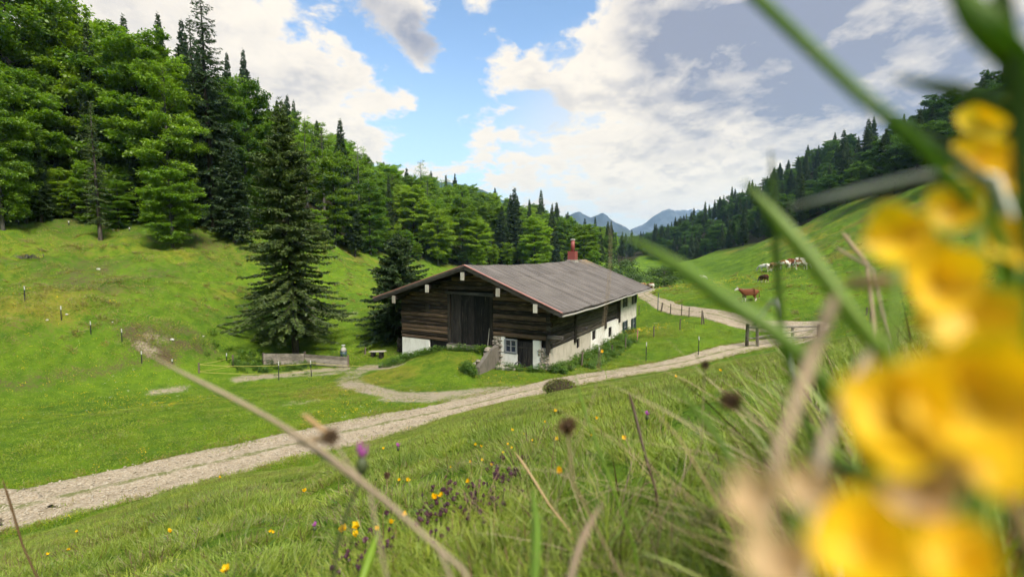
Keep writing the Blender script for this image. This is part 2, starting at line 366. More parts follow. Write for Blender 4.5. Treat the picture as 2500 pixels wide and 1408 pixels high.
# barn footprint
B_ANG = math.radians(-28.7); BX = np.array([math.cos(B_ANG), math.sin(B_ANG)]); BY = np.array([-math.sin(B_ANG), math.cos(B_ANG)])
B_W, B_L = 13.0, 23.2
B_NEAR = np.array([2.57, 33.0]); B_O = B_NEAR - BX * B_W / 2          # middle of the gable wall
def b2w(x, y, z=0.0): p = B_O + BX * x + BY * y; return np.array([p[0], p[1], z])
def w2b(X, Y): dx = X - B_O[0]; dy = Y - B_O[1]; return dx * BX[0] + dy * BX[1], dx * BY[0] + dy * BY[1]
ctrl += [tuple(b2w(6.5, 0, 0)), tuple(b2w(-6.5, 0, -.55)), tuple(b2w(6.5, B_L, -.45)), tuple(b2w(-6.5, B_L, -.1)), tuple(b2w(6.6, 12, -.2))]
ctrl += [(0, -30, 20), (-40, -25, 6), (40, -20, 22), (-80, 5, 14), (-32, 2, 0.3), (-60, 25, 9), (60, 5, 18), (-130, 60, 50), (130, 40, 55), (0, -90, 45), (-200, 200, 75), (250, 150, 90)]
ctrl = np.array(ctrl); S_ = 50.0
def tps_fit(C):
    P = C[:, :2] / S_; n = len(P); d = np.linalg.norm(P[:, None] - P[None], axis=2)
    K = np.where(d > 1e-9, d * d * np.log(d + 1e-12), 0) + np.eye(n) * 2e-4
    A = np.zeros((n + 3, n + 3)); A[:n, :n] = K; A[:n, n] = 1; A[:n, n + 1:] = P; A[n, :n] = 1; A[n + 1:, :n] = P.T
    b = np.zeros(n + 3); b[:n] = C[:, 2]; return np.linalg.solve(A, b)
TW = tps_fit(ctrl); TP = ctrl[:, :2] / S_
def tps(x, y):
    x = np.asarray(x, float); y = np.asarray(y, float); sh = x.shape; X = x.ravel() / S_; Y = y.ravel() / S_; out = np.empty(len(X)); n = len(TP)
    for i in range(0, len(X), 40000):
        a = X[i:i + 40000]; b = Y[i:i + 40000]
        d2 = (a[:, None] - TP[None, :, 0]) ** 2 + (b[:, None] - TP[None, :, 1]) ** 2
        out[i:i + 40000] = (0.5 * d2 * np.log(d2 + 1e-12)) @ TW[:n] + TW[n] + a * TW[n + 1] + b * TW[n + 2]
    return out.reshape(sh)
def valley(x, y):
    r = np.hypot(x, y); z = tps(x, y); z = np.clip(z, -3, 95)
    f = np.clip((r - 520) / 300, 0, 1); f = f * f * (3 - 2 * f); return z * (1 - f) + (-2.0) * f
def hit(px, py, fn=valley, t0=6.0, t1=620.0):
    v = pdir(px, py); t = np.geomspace(t0, t1, 900); z = CZ + v[2] * t; g = fn(v[0] * t, v[1] * t); s = z - g
    i = np.where((s[:-1] > 0) & (s[1:] <= 0))[0]
    if len(i) == 0: k = np.argmin(np.abs(s)); tt = t[k]
    else:
        k = i[0]; a, b = t[k], t[k + 1]; tt = a + (b - a) * s[k] / (s[k] - s[k + 1] + 1e-12)
    return np.array([v[0] * tt, v[1] * tt, float(fn(np.array([v[0] * tt]), np.array([v[1] * tt]))[0])])

# the near bank under the camera: edge above the road, by azimuth
edge_px = [(-320, 1440), (0, 1326), (150, 1288), (300, 1238), (420, 1200), (560, 1163), (680, 1150), (760, 1138), (850, 1096), (930, 1072), (1000, 1056), (1080, 1022), (1150, 1003), (1240, 980), (1330, 961), (1500, 927), (1700, 893), (1890, 853), (2000, 832)]
E = [hit(px, py) for px, py in edge_px]
eth = [math.atan2(e[0], e[1]) for e in E]; er = [math.hypot(e[0], e[1]) for e in E]; es = [(e[2] - CZ) / r for e, r in zip(E, er)]
for deg, r, s in [(38, 30, -.125), (46, 24, -.10), (60, 18, 0.02), (90, 14, .15), (135, 12, .3), (180, 12, .25), (225, 12, 0.05), (262, 13, -.35), (292, 14.0, -.5)]:
    th = math.radians(deg if deg <= 180 else deg - 360); eth.append(th); er.append(r); es.append(s)
o_ = np.argsort(eth); eth = np.array(eth)[o_]; er = np.array(er)[o_]; es = np.array(es)[o_]
def edge_r(th): return np.interp(th, eth, er, period=2 * math.pi)
H0 = 0.27
def bank_raw(x, y, r, re, th):
    s = np.interp(th, eth, es, period=2 * math.pi)
    q = np.clip(r / re, 0, 1)
    return CZ + s * r - H0 * (1 - q ** 3)
def ramp_h(x, y):
    bx, by = w2b(x, y)
    f = np.clip(1 + by / 6.2, 0, 1); f = f * (by < .4) * (1.5 - .5 * f) ; f = np.clip(f, 0, 1)
    left = np.clip((bx + 6.3) / 4.4, 0, 1); left = left ** .9
    w_right = 2.15 + 0.9 * np.clip((-by - 2.6) / 3.0, 0, 1)
    right = np.clip((w_right + np.clip((-by - 2.6) / 2.5, 0.02, 1) - bx) / np.clip((-by - 2.6) / 2.5 + .05, 0.06, 1), 0, 1)
    return 1.18 * f * left * right
def terrain(x, y, detail=True):
    x = np.asarray(x, float); y = np.asarray(y, float)
    r = np.hypot(x, y); th = np.arctan2(x, y); re = edge_r(th) + .35 * vnoise(x * 1.1, y * 1.1, 5)
    zv = valley(x, y)
    if detail:
        slope = np.clip((zv - 1.2) / 4, 0, 1) * np.clip((230 - r) / 80, 0, 1)
        hum = fbm(x * 1.1, y * 1.1, 3, 3) * .5 + fbm((x + y * .3) * .35, y * .35, 8, 3) * .7
        zv = zv + slope * hum + .05 * fbm(x * .7, y * .7, 21, 3) * np.clip((60 - r) / 30, 0, 1)
        zv = zv + np.clip((r - 60) / 60, 0, 1) * np.clip((500 - r) / 100, 0, 1) * fbm(x * .05, y * .05, 30, 3) * 1.5
    z = zv + ramp_h(x, y)
    zb = bank_raw(x, y, r, re, th)
    if detail: zb = zb + (.05 * fbm(x * 2.2, y * 2.2, 41, 3) + .10 * fbm(x * .6, y * .6, 44, 2)) * np.clip(1 - r / re, 0, .25) * 4 * np.clip(r / 1.2, 0, 1)
    k = np.clip((re - r) / .25, 0, 1)
    return np.where(r < re, zb * k + z * (1 - k), z)
def ground(px, py, t0=6.0): return hit(px, py, lambda a, b: terrain(a, b), t0)
def gz(x, y): return float(terrain(np.array([float(x)]), np.array([float(y)]))[0])

# ---- roads as world polylines
def poly(pxs, fn=valley): return np.array([hit(a, b, fn) for a, b in pxs])[:, :2]
def resample(P, step):
    d = np.r_[0, np.cumsum(np.linalg.norm(np.diff(P, axis=0), axis=1))]
    # Catmull-Rom through points
    out = []
    Q = np.vstack([2 * P[0] - P[1], P, 2 * P[-1] - P[-2]])
    for i in range(1, len(Q) - 2):
        n = max(2, int(np.linalg.norm(Q[i + 1] - Q[i]) / step)); t = np.linspace(0, 1, n, endpoint=False)[:, None]
        p0, p1, p2, p3 = Q[i - 1], Q[i], Q[i + 1], Q[i + 2]
        out.append(.5 * (2 * p1 + (p2 - p0) * t + (2 * p0 - 5 * p1 + 4 * p2 - p3) * t ** 2 + (3 * p1 - p0 - 3 * p2 + p3) * t ** 3))
    return np.vstack(out + [P[-1:]])
ROAD1 = resample(np.vstack([[(-30, -3)], poly([(-200, 1295), (0, 1250), (300, 1180), (600, 1112), (900, 1043), (1100, 1000), (1330, 945), (1500, 912), (1700, 877), (1880, 838), (1985, 806)]), ]), .35)
ROAD2 = resample(poly([(1900, 842), (1985, 808), (1940, 798), (1820, 790), (1700, 762), (1612, 739), (1574, 719), (1588, 708), (1640, 699)]), .35)
W1 = np.interp(np.arange(len(ROAD1)), [0, len(ROAD1) * .45, len(ROAD1) * .62, len(ROAD1)], [2.15, 1.95, 1.35, 1.45])
W2 = np.interp(np.arange(len(ROAD2)), [0, len(ROAD2) * .3, len(ROAD2)], [1.4, 1.3, 1.4])
def dist_poly(x, y, P, chunk=20000):
    X = np.stack([x.ravel(), y.ravel()], 1); out = np.empty(len(X)); idx = np.empty(len(X), int)
    for i in range(0, len(X), chunk):
        d = ((X[i:i + chunk, None, :] - P[None]) ** 2).sum(2); k = d.argmin(1); idx[i:i + chunk] = k; out[i:i + chunk] = np.sqrt(d[np.arange(len(k)), k])
    return out.reshape(x.shape), idx.reshape(x.shape)

# ---- terrain mesh: rings round the bank, finer towards the eye
az = np.concatenate([np.radians(np.arange(-56, 56.01, .2)), np.radians(np.arange(58, 302, 4.0))])
rr = np.concatenate([[0.02], np.geomspace(.12, 6, 170), np.geomspace(6.1, 170, 330), np.geomspace(174, 620, 70), np.geomspace(660, 4400, 16)])
A, R_ = np.meshgrid(az, rr); TX = R_ * np.sin(A); TY = R_ * np.cos(A)
TZ = terrain(TX, TY)
near = (R_ > 7) & (R_ < 130)
roadm = np.zeros_like(TX)
sel = np.where(near)
xs, ys = TX[sel], TY[sel]
on_bank = R_[sel] < edge_r(A[sel]) - .15
rm = np.zeros(len(xs))
for P_, W_ in ((ROAD1, W1), (ROAD2, W2)):
    d_, i_ = dist_poly(xs, ys, P_[::2]); w_ = W_[np.minimum(i_ * 2, len(W_) - 1)]
    rm = np.maximum(rm, np.clip((w_ - .12 - d_) / .35, 0, 1))
rm[on_bank] = 0
TZ[sel] -= .22 * rm; roadm[sel] = rm
# painted-in ground cover: R gravel, G yellow moss, B forest floor, A bare brown soil
cov = np.zeros(TX.shape + (4,))
def paint(ch, pxs, width, amt=1.0, soft=.8):
    P = poly(pxs, lambda a, b: terrain(a, b, False)) if len(pxs) > 1 else np.array([hit(*pxs[0], lambda a, b: terrain(a, b, False))[:2]])
    if len(P) > 1: P = resample(P, .25)
    c = P.mean(0); ext = np.abs(P - c).max() + width + soft + 1
    m = (np.abs(TX - c[0]) < ext) & (np.abs(TY - c[1]) < ext)
    if not m.any(): return
    d_, _ = dist_poly(TX[m], TY[m], P)
    cov[..., ch][m] = np.maximum(cov[..., ch][m], amt * np.clip((width + soft - d_) / soft, 0, 1))
for pxs, w, a in [([(1330, 948), (1240, 950), (1100, 963), (980, 964), (905, 950), (858, 938)], .55, .68), ([(1250, 962), (1100, 972), (960, 972)], .5, .62), ([(870, 945), (850, 925), (880, 905), (930, 895), (985, 882)], .6, .52),
                  ([(900, 897), (960, 893)], .5, .8), ([(590, 925), (680, 915), (760, 905), (840, 900)], .3, .72), ([(700, 918), (800, 912), (880, 905)], .2, .55),
                  ([(385, 955), (440, 950)], .25, .6), ([(700, 985), (760, 978)], .2, .4), ([(340, 835), (375, 858)], .1, .5), ([(365, 815), (400, 826)], .1, .5), ([(845, 770), (860, 765)], .5, .4)]:
    paint(0, pxs, w, a)
for pxs, w, a in [([(800, 955), (900, 930), (950, 915)], 2.0, .9), ([(1040, 885), (1060, 870), (1120, 872), (1140, 885)], .8, .7), ([(860, 965), (1000, 960)], 1.0, .6), ([(540, 1000), (700, 985)], .6, .45), ([(1040, 905), (1100, 890)], .8, .5), ([(0, 600), (200, 600), (400, 610), (560, 620)], 3.5, .7), ([(620, 600), (700, 610)], 3, .4)]:
    paint(1, pxs, w * .8, a * .6, 1.8)
for pxs, w, a in [([(325, 808), (345, 830), (405, 870)], .25, 1.15), ([(360, 808), (405, 822), (440, 838), (485, 848)], .2, 1.05), ([(430, 800), (480, 815)], .15, .9), ([(0, 940), (60, 940), (120, 925), (200, 912), (300, 890), (330, 882)], .3, .75), ([(0, 625), (60, 650), (120, 640)], .8, .65), ([(20, 790), (90, 800)], 1.5, .55), ([(190, 790), (290, 800)], .8, .5), ([(430, 800), (480, 830), (500, 850)], 1.2, .75), ([(560, 780), (640, 790)], 1.5, .5),
                  ([(330, 640), (450, 650), (560, 640)], 1.5, .55), ([(350, 690), (420, 690)], 1.2, .45), ([(440, 560), (520, 590)], 2, .6), ([(560, 880), (700, 880), (850, 870)], 1.3, .5), ([(905, 1078), (960, 1062), (1010, 1045)], .15, .9), ([(850, 690), (870, 680)], 2, .4), ([(1160, 905), (1180, 900)], .4, .5)]:
    paint(3, pxs, w * .6, a * .62, 1.6)
mot = fbm(TX * .16, TY * .16, 71, 4); lz = np.clip((TZ - 1.0) / 3, 0, 1) * (TX < -3) * (R_ > 15)
cov[..., 3] = np.maximum(cov[..., 3], lz * np.clip(.22 + .5 * mot, 0, .5)); cov[..., 1] = np.maximum(cov[..., 1], lz * np.clip(.30 + .7 * fbm(TX * .12 + 9, TY * .2, 75, 3), 0, .6))
rz_ = np.clip((TZ - 3) / 5, 0, 1) * (TX > 20) * (R_ > 30)
cov[..., 1] = np.maximum(cov[..., 1], rz_ * np.clip(.36 + .7 * fbm(TX * .10, TY * .16, 79, 4), 0, .7)); cov[..., 3] = np.maximum(cov[..., 3], rz_ * np.clip(.20 + .6 * fbm(TX * .2, TY * .3, 83, 4), 0, .5))
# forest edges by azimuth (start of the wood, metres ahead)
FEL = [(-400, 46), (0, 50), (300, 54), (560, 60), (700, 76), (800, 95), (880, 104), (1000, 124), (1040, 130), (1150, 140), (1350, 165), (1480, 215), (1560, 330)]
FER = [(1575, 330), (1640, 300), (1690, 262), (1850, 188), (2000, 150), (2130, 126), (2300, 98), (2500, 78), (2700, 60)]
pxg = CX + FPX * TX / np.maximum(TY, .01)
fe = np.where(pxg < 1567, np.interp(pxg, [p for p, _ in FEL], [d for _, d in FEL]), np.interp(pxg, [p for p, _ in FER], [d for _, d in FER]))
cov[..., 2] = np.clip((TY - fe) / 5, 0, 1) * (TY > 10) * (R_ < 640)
nr, na = TX.shape
V = np.stack([TX, TY, TZ], 2).reshape(-1, 3)
ii, jj = np.meshgrid(np.arange(nr - 1), np.arange(na), indexing='ij'); j2 = (jj + 1) % na
F = np.stack([ii * na + jj, ii * na + j2, (ii + 1) * na + j2, (ii + 1) * na + jj], 2).reshape(-1, 4)

def ground_mat():
    m, t, out = new_mat('meadow_ground'); p = principled(t, out, .95, .1)
    geo = N(t, 'ShaderNodeNewGeometry'); pos = geo.outputs['Position']
    n1 = tex_noise(t, pos, .16, 5, .6); n2 = tex_noise(t, pos, 1.3, 6, .65); n3 = tex_noise(t, pos, 7.0, 5, .7); n4 = tex_noise(t, pos, 30, 3, .6)
    f = mathn(t, 'ADD', mathn(t, 'MULTIPLY', n1.outputs[0], .5), mathn(t, 'MULTIPLY', n2.outputs[0], .5))
    g = mixc(t, maprange(t, f, .34, .66), (.052, .115, .009), (.145, .235, .013))
    g = mixc(t, mathn(t, 'MULTIPLY', maprange(t, n3.outputs[0], .5, .75), .5), g, (.19, .25, .028))
    g = mixc(t, mathn(t, 'MULTIPLY', maprange(t, n4.outputs[0], .52, .7), .45), g, (.025, .055, .008))
    at_ = N(t, 'ShaderNodeAttribute', attribute_name='cover'); sp = N(t, 'ShaderNodeSeparateColor'); L(t, at_.outputs['Color'], sp.inputs[0])
    nz = mathn(t, 'ADD', mathn(t, 'MULTIPLY', n2.outputs[0], .35), mathn(t, 'ADD', mathn(t, 'MULTIPLY', n3.outputs[0], .4), mathn(t, 'MULTIPLY', n4.outputs[0], .25)))
    def msk(w, n, k=.9): return maprange(t, mathn(t, 'ADD', w, mathn(t, 'MULTIPLY', mathn(t, 'SUBTRACT', nz, .5), k * 3.4)), .30, .72)
    moss = mathn(t, 'MULTIPLY', msk(sp.outputs[1], n2.outputs[0], .7), .75); g = mixc(t, moss, g, (.26, .22, .03))
    soilc = mixc(t, n3.outputs[0], (.035, .025, .014), (.16, .115, .065))
    g = mixc(t, msk(at_.outputs['Alpha'], n2.outputs[0], .8), g, soilc)
    grc = mixc(t, maprange(t, n4.outputs[0], .3, .7), (.21, .17, .11), (.50, .42, .31))
    g = mixc(t, msk(sp.outputs[0], n2.outputs[0], .75), g, grc)
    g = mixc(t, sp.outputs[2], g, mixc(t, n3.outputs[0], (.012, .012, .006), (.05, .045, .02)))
    L(t, g, p.inputs['Base Color'])
    bump(t, p, mathn(t, 'ADD', mathn(t, 'MULTIPLY', n3.outputs[0], 1.0), mathn(t, 'MULTIPLY', n4.outputs[0], .5)), .9, .10)
    return m
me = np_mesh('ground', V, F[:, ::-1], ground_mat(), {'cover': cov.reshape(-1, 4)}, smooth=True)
tag(link('ground', me), kind='structure')

# ---- roads
def gravel_mat():
    m, t, out = new_mat('gravel'); p = principled(t, out, .95, .15)
    geo = N(t, 'ShaderNodeNewGeometry'); pos = geo.outputs['Position']; at_ = N(t, 'ShaderNodeAttribute', attribute_name='across')
    n1 = tex_noise(t, pos, .5, 5, .6); n2 = tex_noise(t, pos, 2.2, 6, .7); n3 = tex_noise(t, pos, 16, 4, .7)
    vo = N(t, 'ShaderNodeTexVoronoi'); vo.inputs['Scale'].default_value = 14; L(t, pos, vo.inputs['Vector'])
    c = mixc(t, maprange(t, n3.outputs[0], .3, .7), (.23, .18, .115), (.53, .435, .31))
    c = mixc(t, mathn(t, 'MULTIPLY', maprange(t, n2.outputs[0], .45, .65), .5), c, (.22, .17, .10))
    sp = N(t, 'ShaderNodeSeparateColor'); L(t, vo.outputs['Color'], sp.inputs[0])
    c = mixc(t, mathn(t, 'MULTIPLY', maprange(t, sp.outputs[0], .55, .95), .28), c, (.56, .50, .41))
    ac = at_.outputs['Fac']; mid = maprange(t, mathn(t, 'ABSOLUTE', ac), .0, .26, 1.0, 0.0)
    mid = maprange(t, mathn(t, 'ADD', mathn(t, 'MULTIPLY', mid, .58), mathn(t, 'MULTIPLY', mathn(t, 'SUBTRACT', n2.outputs[0], .5), 1.3)), .30, .66)
    ed = maprange(t, mathn(t, 'ADD', mathn(t, 'ABSOLUTE', ac), mathn(t, 'MULTIPLY', mathn(t, 'SUBTRACT', n2.outputs[0], .5), .7)), .80, .98)
    gc = mixc(t, n3.outputs[0], (.07, .10, .015), (.20, .21, .06))
    c = mixc(t, mathn(t, 'MULTIPLY', mid, .8), c, gc); c = mixc(t, mathn(t, 'MULTIPLY', ed, .9), c, gc)
    L(t, c, p.inputs['Base Color']); bump(t, p, mathn(t, 'ADD', n3.outputs[0], mathn(t, 'MULTIPLY', vo.outputs['Distance'], -.7)), .9, .05); return m
M['gravel'] = gravel_mat()
def road(name, P, Wd):
    T = np.gradient(P, axis=0); T /= np.linalg.norm(T, axis=1)[:, None]; Nn = np.stack([T[:, 1], -T[:, 0]], 1)
    ac = np.array([-1.12, -.97, -.85, -.6, -.45, -.3, -.1, .1, .3, .45, .6, .85, .97, 1.12]); dz = np.array([-.28, -.06, 0, -.01, -.035, -.01, .03, .03, -.01, -.035, -.01, 0, -.06, -.28])
    wob = 1 + .26 * fbm(P[:, :1] * .5 + ac[None] * .5, P[:, 1:] * .5 + 0 * ac[None], 77, 3)
    X = P[:, :1] + Nn[:, :1] * ac[None] * Wd[:, None] * wob; Y = P[:, 1:] + Nn[:, 1:] * ac[None] * Wd[:, None] * wob
    Z = valley(X, Y) + dz[None] + .02 + .02 * fbm(X * 1.5, Y * 1.5, 9, 2)
    n, k = X.shape; V = np.stack([X, Y, Z], 2).reshape(-1, 3); i, j = np.meshgrid(np.arange(n - 1), np.arange(k - 1), indexing='ij')
    F = np.stack([i * k + j, i * k + j + 1, (i + 1) * k + j + 1, (i + 1) * k + j], 2).reshape(-1, 4)
    me = np_mesh(name, V, F[:, ::-1], M['gravel'], {'across': np.tile(ac, n)}, smooth=True)
    # keep faces up
    o = link(name, me); tag(o, kind='structure'); return o
road('gravel_road', ROAD1, W1)
road('gravel_road', ROAD2, W2)

# ---- far mountains
def mountain_mat(name, col, snow):
    m, t, out = new_mat(name); p = principled(t, out, .95, .1); geo = N(t, 'ShaderNodeNewGeometry')
    n = tex_noise(t, geo.outputs['Position'], .012, 8, .65)
    c = mixc(t, maprange(t, n.outputs[0], .35, .65), tuple(x * .6 for x in col), col)
    if snow:
        sp = N(t, 'ShaderNodeSeparateXYZ'); L(t, geo.outputs['Position'], sp.inputs[0]); n2 = tex_noise(t, geo.outputs['Position'], .03, 6, .7)
        h = maprange(t, sp.outputs[2], snow[0], snow[1]); k = maprange(t, mathn(t, 'ADD', mathn(t, 'MULTIPLY', h, .5), mathn(t, 'MULTIPLY', n2.outputs[0], .8)), .84, .92)
        c = mixc(t, k, c, (.8, .82, .85))
    L(t, c, p.inputs['Base Color']); return m
def range_mesh(name, prof, d, depth, mat, seed, rough=10.0):
    """a mountain body: crest through the given outline, flanks falling to both sides"""
    px = np.array([p[0] for p in prof], float); py = np.array([p[1] for p in prof], float)
    n = 220; u = np.linspace(px[0], px[-1], n); c = np.interp(u, px, py)
    k = 26; s = np.linspace(-1, 1, k); V = np.zeros((n, k, 3))
    for i in range(n):
        top = at(u[i], c[i], d)
        for j in range(k):
            q = s[j]; y = d + q * depth; x = top[0] * (1 + .15 * q * depth / d)
            f = (1 - abs(q)) ** 1.25; V[i, j] = (x, y, -4 + (top[2] + 4) * f)
    V[..., 2] += rough * fbm(V[..., 0] * .012, V[..., 1] * .012, seed, 5) * np.clip(1 - np.abs(s), .0, .8)[None] * (np.abs(s) > .05)[None] + rough * .34 * fbm(V[..., 0] * .05, V[..., 1] * .05, seed, 3)
    i, j = np.meshgrid(np.arange(n - 1), np.arange(k - 1), indexing='ij')
    F = np.stack([i * k + j, i * k + j + 1, (i + 1) * k + j + 1, (i + 1) * k + j], 2).reshape(-1, 4)
    o = link(name, np_mesh(name, V.reshape(-1, 3), F[:, ::-1], mat, smooth=True)); tag(o, kind='structure'); return o
range_mesh('mountain_range', [(1180, 640), (1300, 560), (1380, 525), (1410, 512), (1440, 528), (1470, 516), (1500, 540), (1525, 552), (1545, 568), (1575, 600), (1640, 640)], 2600, 700, mountain_mat('rock_near', (.07, .09, .11), None), 3, 18)
range_mesh('mountain_range', [(1420, 640), (1500, 580), (1545, 556), (1580, 540), (1600, 521), (1622, 508), (1632, 505), (1645, 510), (1680, 507), (1720, 508), (1790, 500), (1900, 540), (2000, 640)], 3400, 900, mountain_mat('rock_far', (.11, .13, .16), (180, 320)), 6, 22)
range_mesh('mountain_range', [(1340, 640), (1390, 530), (1408, 512), (1440, 528), (1500, 600), (1540, 640)], 3300, 500, mountain_mat('rock_mid', (.14, .15, .16), (200, 330)), 9, 10)
range_mesh('wooded_hill', [(800, 560), (950, 470), (1040, 442), (1090, 436), (1140, 446), (1180, 458), (1250, 495), (1400, 620)], 2500, 600, mountain_mat('far_wood', (.035, .06, .03), None), 12, 10)
range_mesh('wooded_hill', [(1380, 660), (1440, 600), (1500, 572), (1540, 578), (1580, 565), (1640, 560), (1700, 540), (1800, 520), (1900, 600)], 900, 250, mountain_mat('far_wood_b', (.03, .055, .02), None), 14, 10)
# ------------------------------------------------------------------ the barn
barn = empty('log_barn', b2w(0, 0, 0), B_ANG)
tag(barn, 'large dark log barn with white plaster base and long grey sheet roof', 'barn')
EYE = np.array([0, 0, CZ])
def plane_hit(px, py, p0, n):
    v = pdir(px, py); k = np.dot(p0 - EYE, n) / np.dot(v, n); return EYE + v * k
NG = np.array([BY[0], BY[1], 0.0]); NS = np.array([BX[0], BX[1], 0.0])
def on_gable(px, py, off=0.0):
    p = plane_hit(px, py, b2w(0, off), NG); x, y = w2b(p[0], p[1]); return x, p[2]
def on_side(px, py, off=0.0):
    p = plane_hit(px, py, b2w(6.5 + off, 0), NS); x, y = w2b(p[0], p[1]); return y, p[2]
RZ = 7.1                                # ridge height
RXO, SL, SR = .35, .312, .392           # ridge offset from the middle, left and right roof slopes
HW = B_W / 2
def fall(x): return SR * (x - RXO) if x > RXO else SL * (RXO - x)
def roof_z(x): return RZ - .22 - fall(x)
R3 = random.Random(5)
def hexlog(a, b, z, h, axis, pos, dep=.15, jit=.012):
    """one log: eight-sided, slightly uneven"""
    m = MB(); sec = [(-dep * .6, -h * .5), (-dep, -h * .28), (-dep, h * .28), (-dep * .6, h * .5), (dep, h * .5), (dep, -h * .5)]
    n = max(2, int(abs(b - a) / 1.6) + 1); V = []; F = []; k = len(sec)
    for i in range(n):
        t = a + (b - a) * i / (n - 1); jy = R3.uniform(-jit, jit); jz = R3.uniform(-jit, jit); s = 1 + R3.uniform(-.05, .03)
        for q, (u, w) in enumerate(sec):
            u2 = pos + u + jy; w2 = z + w * s + jz
            V.append((t, u2, w2) if axis == 0 else (2 * HW * 0 + (-(u2)) , t, w2))
    for i in range(n - 1):
        for q in range(k):
            f = (i * k + q, i * k + (q + 1) % k, (i + 1) * k + (q + 1) % k, (i + 1) * k + q); F.append(f if axis else f[::-1])
    F.append(tuple(range(k)) if axis == 0 else tuple(range(k))[::-1]); F.append(tuple(range((n - 1) * k, n * k))[::-1] if axis == 0 else tuple(range((n - 1) * k, n * k)))
    m.add(V, F); return m
# unseen solid core added inside so that no daylight shows between the logs
m = MB(); m.prism([(-HW + .2, -.9), (HW - .2, -.9), (HW - .2, roof_z(HW) - .1), (RXO, RZ - .4), (-HW + .2, roof_z(-HW) - .1)], 1, .2, B_L - .2)
m.build('light_block_core', M['dark'], barn)
LH = .325; G0 = 2.0
hay_x0, hay_x1 = on_gable(1103, 780)[0], on_gable(1198, 780)[0]
hay_z0, hay_z1 = on_gable(1150, 843)[1], on_gable(1150, 720)[1]
z = G0; k = 0
while z < RZ - .45:
    pr = HW + .12 + (.1 if k % 2 else 0); hd_ = RZ - .30 - (z + LH * .9); xl, xr = max(-pr, RXO - hd_ / SL), min(pr, RXO + hd_ / SR)
    if hd_ > .08:
        if z < hay_z1 + .18:
            hexlog(xl, hay_x0 - .28, z + LH / 2, LH * .97, 0, .0).build('log', M['log'], barn)
            hexlog(hay_x1 + .28, xr, z + LH / 2, LH * .97, 0, .0).build('log', M['log'], barn)
        else: hexlog(xl, xr, z + LH / 2, LH * .97, 0, .0).build('log', M['log'], barn)
    z += LH; k += 1
GL = on_gable(1018, 825)[1]; nl_ = max(1, round((G0 - GL) / LH))     # the logs reach lower left of the hay door
for i in range(nl_):
    hl = (G0 - GL) / nl_; hexlog(-HW - .12 - (.1 if i % 2 else 0), hay_x0 - .28, GL + hl * (i + .5), hl * .97, 0, .0).build('log', M['log'], barn)
# door posts and lintel
MB().box((hay_x0 - .15, -.03, (hay_z0 + hay_z1) / 2), (.24, .34, hay_z1 - hay_z0 + .1)).build('door_post', M['beam'], barn)
MB().box((hay_x1 + .15, -.03, (hay_z0 + hay_z1) / 2), (.24, .34, hay_z1 - hay_z0 + .1)).build('door_post', M['beam'], barn)
MB().box((.05, -.10, hay_z1 + .10), (hay_x1 - hay_x0 + .85, .36, .2), Matrix.Rotation(.012, 3, 'Y')).build('lintel', M['fascia'], barn)
hd = MB().box(((hay_x0 + hay_x1) / 2, -.02, (hay_z0 + hay_z1) / 2), (hay_x1 - hay_x0, .06, hay_z1 - hay_z0)).build('hay_door', M['door'], barn)
hd['label'] = 'tall dark plank hay door above the grassy ramp'
np_ = 15; wd = (hay_x1 - hay_x0) / np_
for i in range(np_):
    b = R3.uniform(-.03, .05); t = R3.uniform(-.02, .02)
    MB().box((hay_x0 + wd * (i + .5), -.075 - R3.uniform(0, .015), (hay_z0 + hay_z1) / 2 + b / 2), (wd - .018, .035, hay_z1 - hay_z0 - b)).build('plank', M['door'], hd)
MB().box((hay_x1 - .12, -.12, hay_z0 + .75), (.05, .03, 1.4), Matrix.Rotation(.12, 3, 'Y')).build('brace', M['purlin'], hd)
# small hatch with a ledge left of the hay door
hx, hz = on_gable(1047, 745)
MB().box((hx, -.17, hz + .12), (.55, .22, .06)).box((hx, -.16, hz - .12), (.42, .06, .38)).build('hatch', M['beam'], barn)
# sill below hay door
MB().box(((hay_x0 + hay_x1) / 2, -.18, hay_z0 - .22), (hay_x1 - hay_x0 + .5, .35, .40)).build('door_sill', M['concrete'], barn)
MB().box(((hay_x0 + hay_x1) / 2, -.2, hay_z0 + .015), (hay_x1 - hay_x0 + .3, .34, .06)).build('threshold', M['fascia'], barn)
# masonry base on the gable: plaster left, cellar opening, rubble, plaster with window and door
gx = lambda px, py=860: on_gable(px, py)[0]
xa = gx(1051)
MB().prism([(-HW - .12, -1.2), (xa, -1.2), (xa, GL - .02), (-HW - .10, GL + .0)], 1, -.14, .3).build('plaster_wall', M['plaster'], barn)
MB().box(((xa + gx(1100)) / 2, .02, GL - .77), (gx(1100) - xa, .08, 1.5)).build('cellar_door', M['door'], barn)
xw0, xw1 = gx(1235, 845), gx(1264, 845); zw1, zw0 = on_gable(1250, 827)[1], on_gable(1250, 860)[1]
xd0, xd1 = gx(1265), gx(1303); zd1 = on_gable(1284, 833)[1]
zb = -.5
pw = MB()
pw.box(((gx(1225) + xd0) / 2, -.05, (zb + zw0) / 2 - .03), (xd0 - gx(1225), .2, zw0 - zb - .06)).box(((xw0 + gx(1225)) / 2 - .02, -.05, (zw0 + G0) / 2), (xw0 - gx(1225) - .06, .2, G0 - zw0))
pw.build('plaster_wall', M['plaster'], barn)
MB().box(((xd1 + gx(1322)) / 2, -.05, (zb + 1.95) / 2), (gx(1322) - xd1 - .02, .2, 1.95 - zb)).build('plaster_wall', M['plaster'], barn)
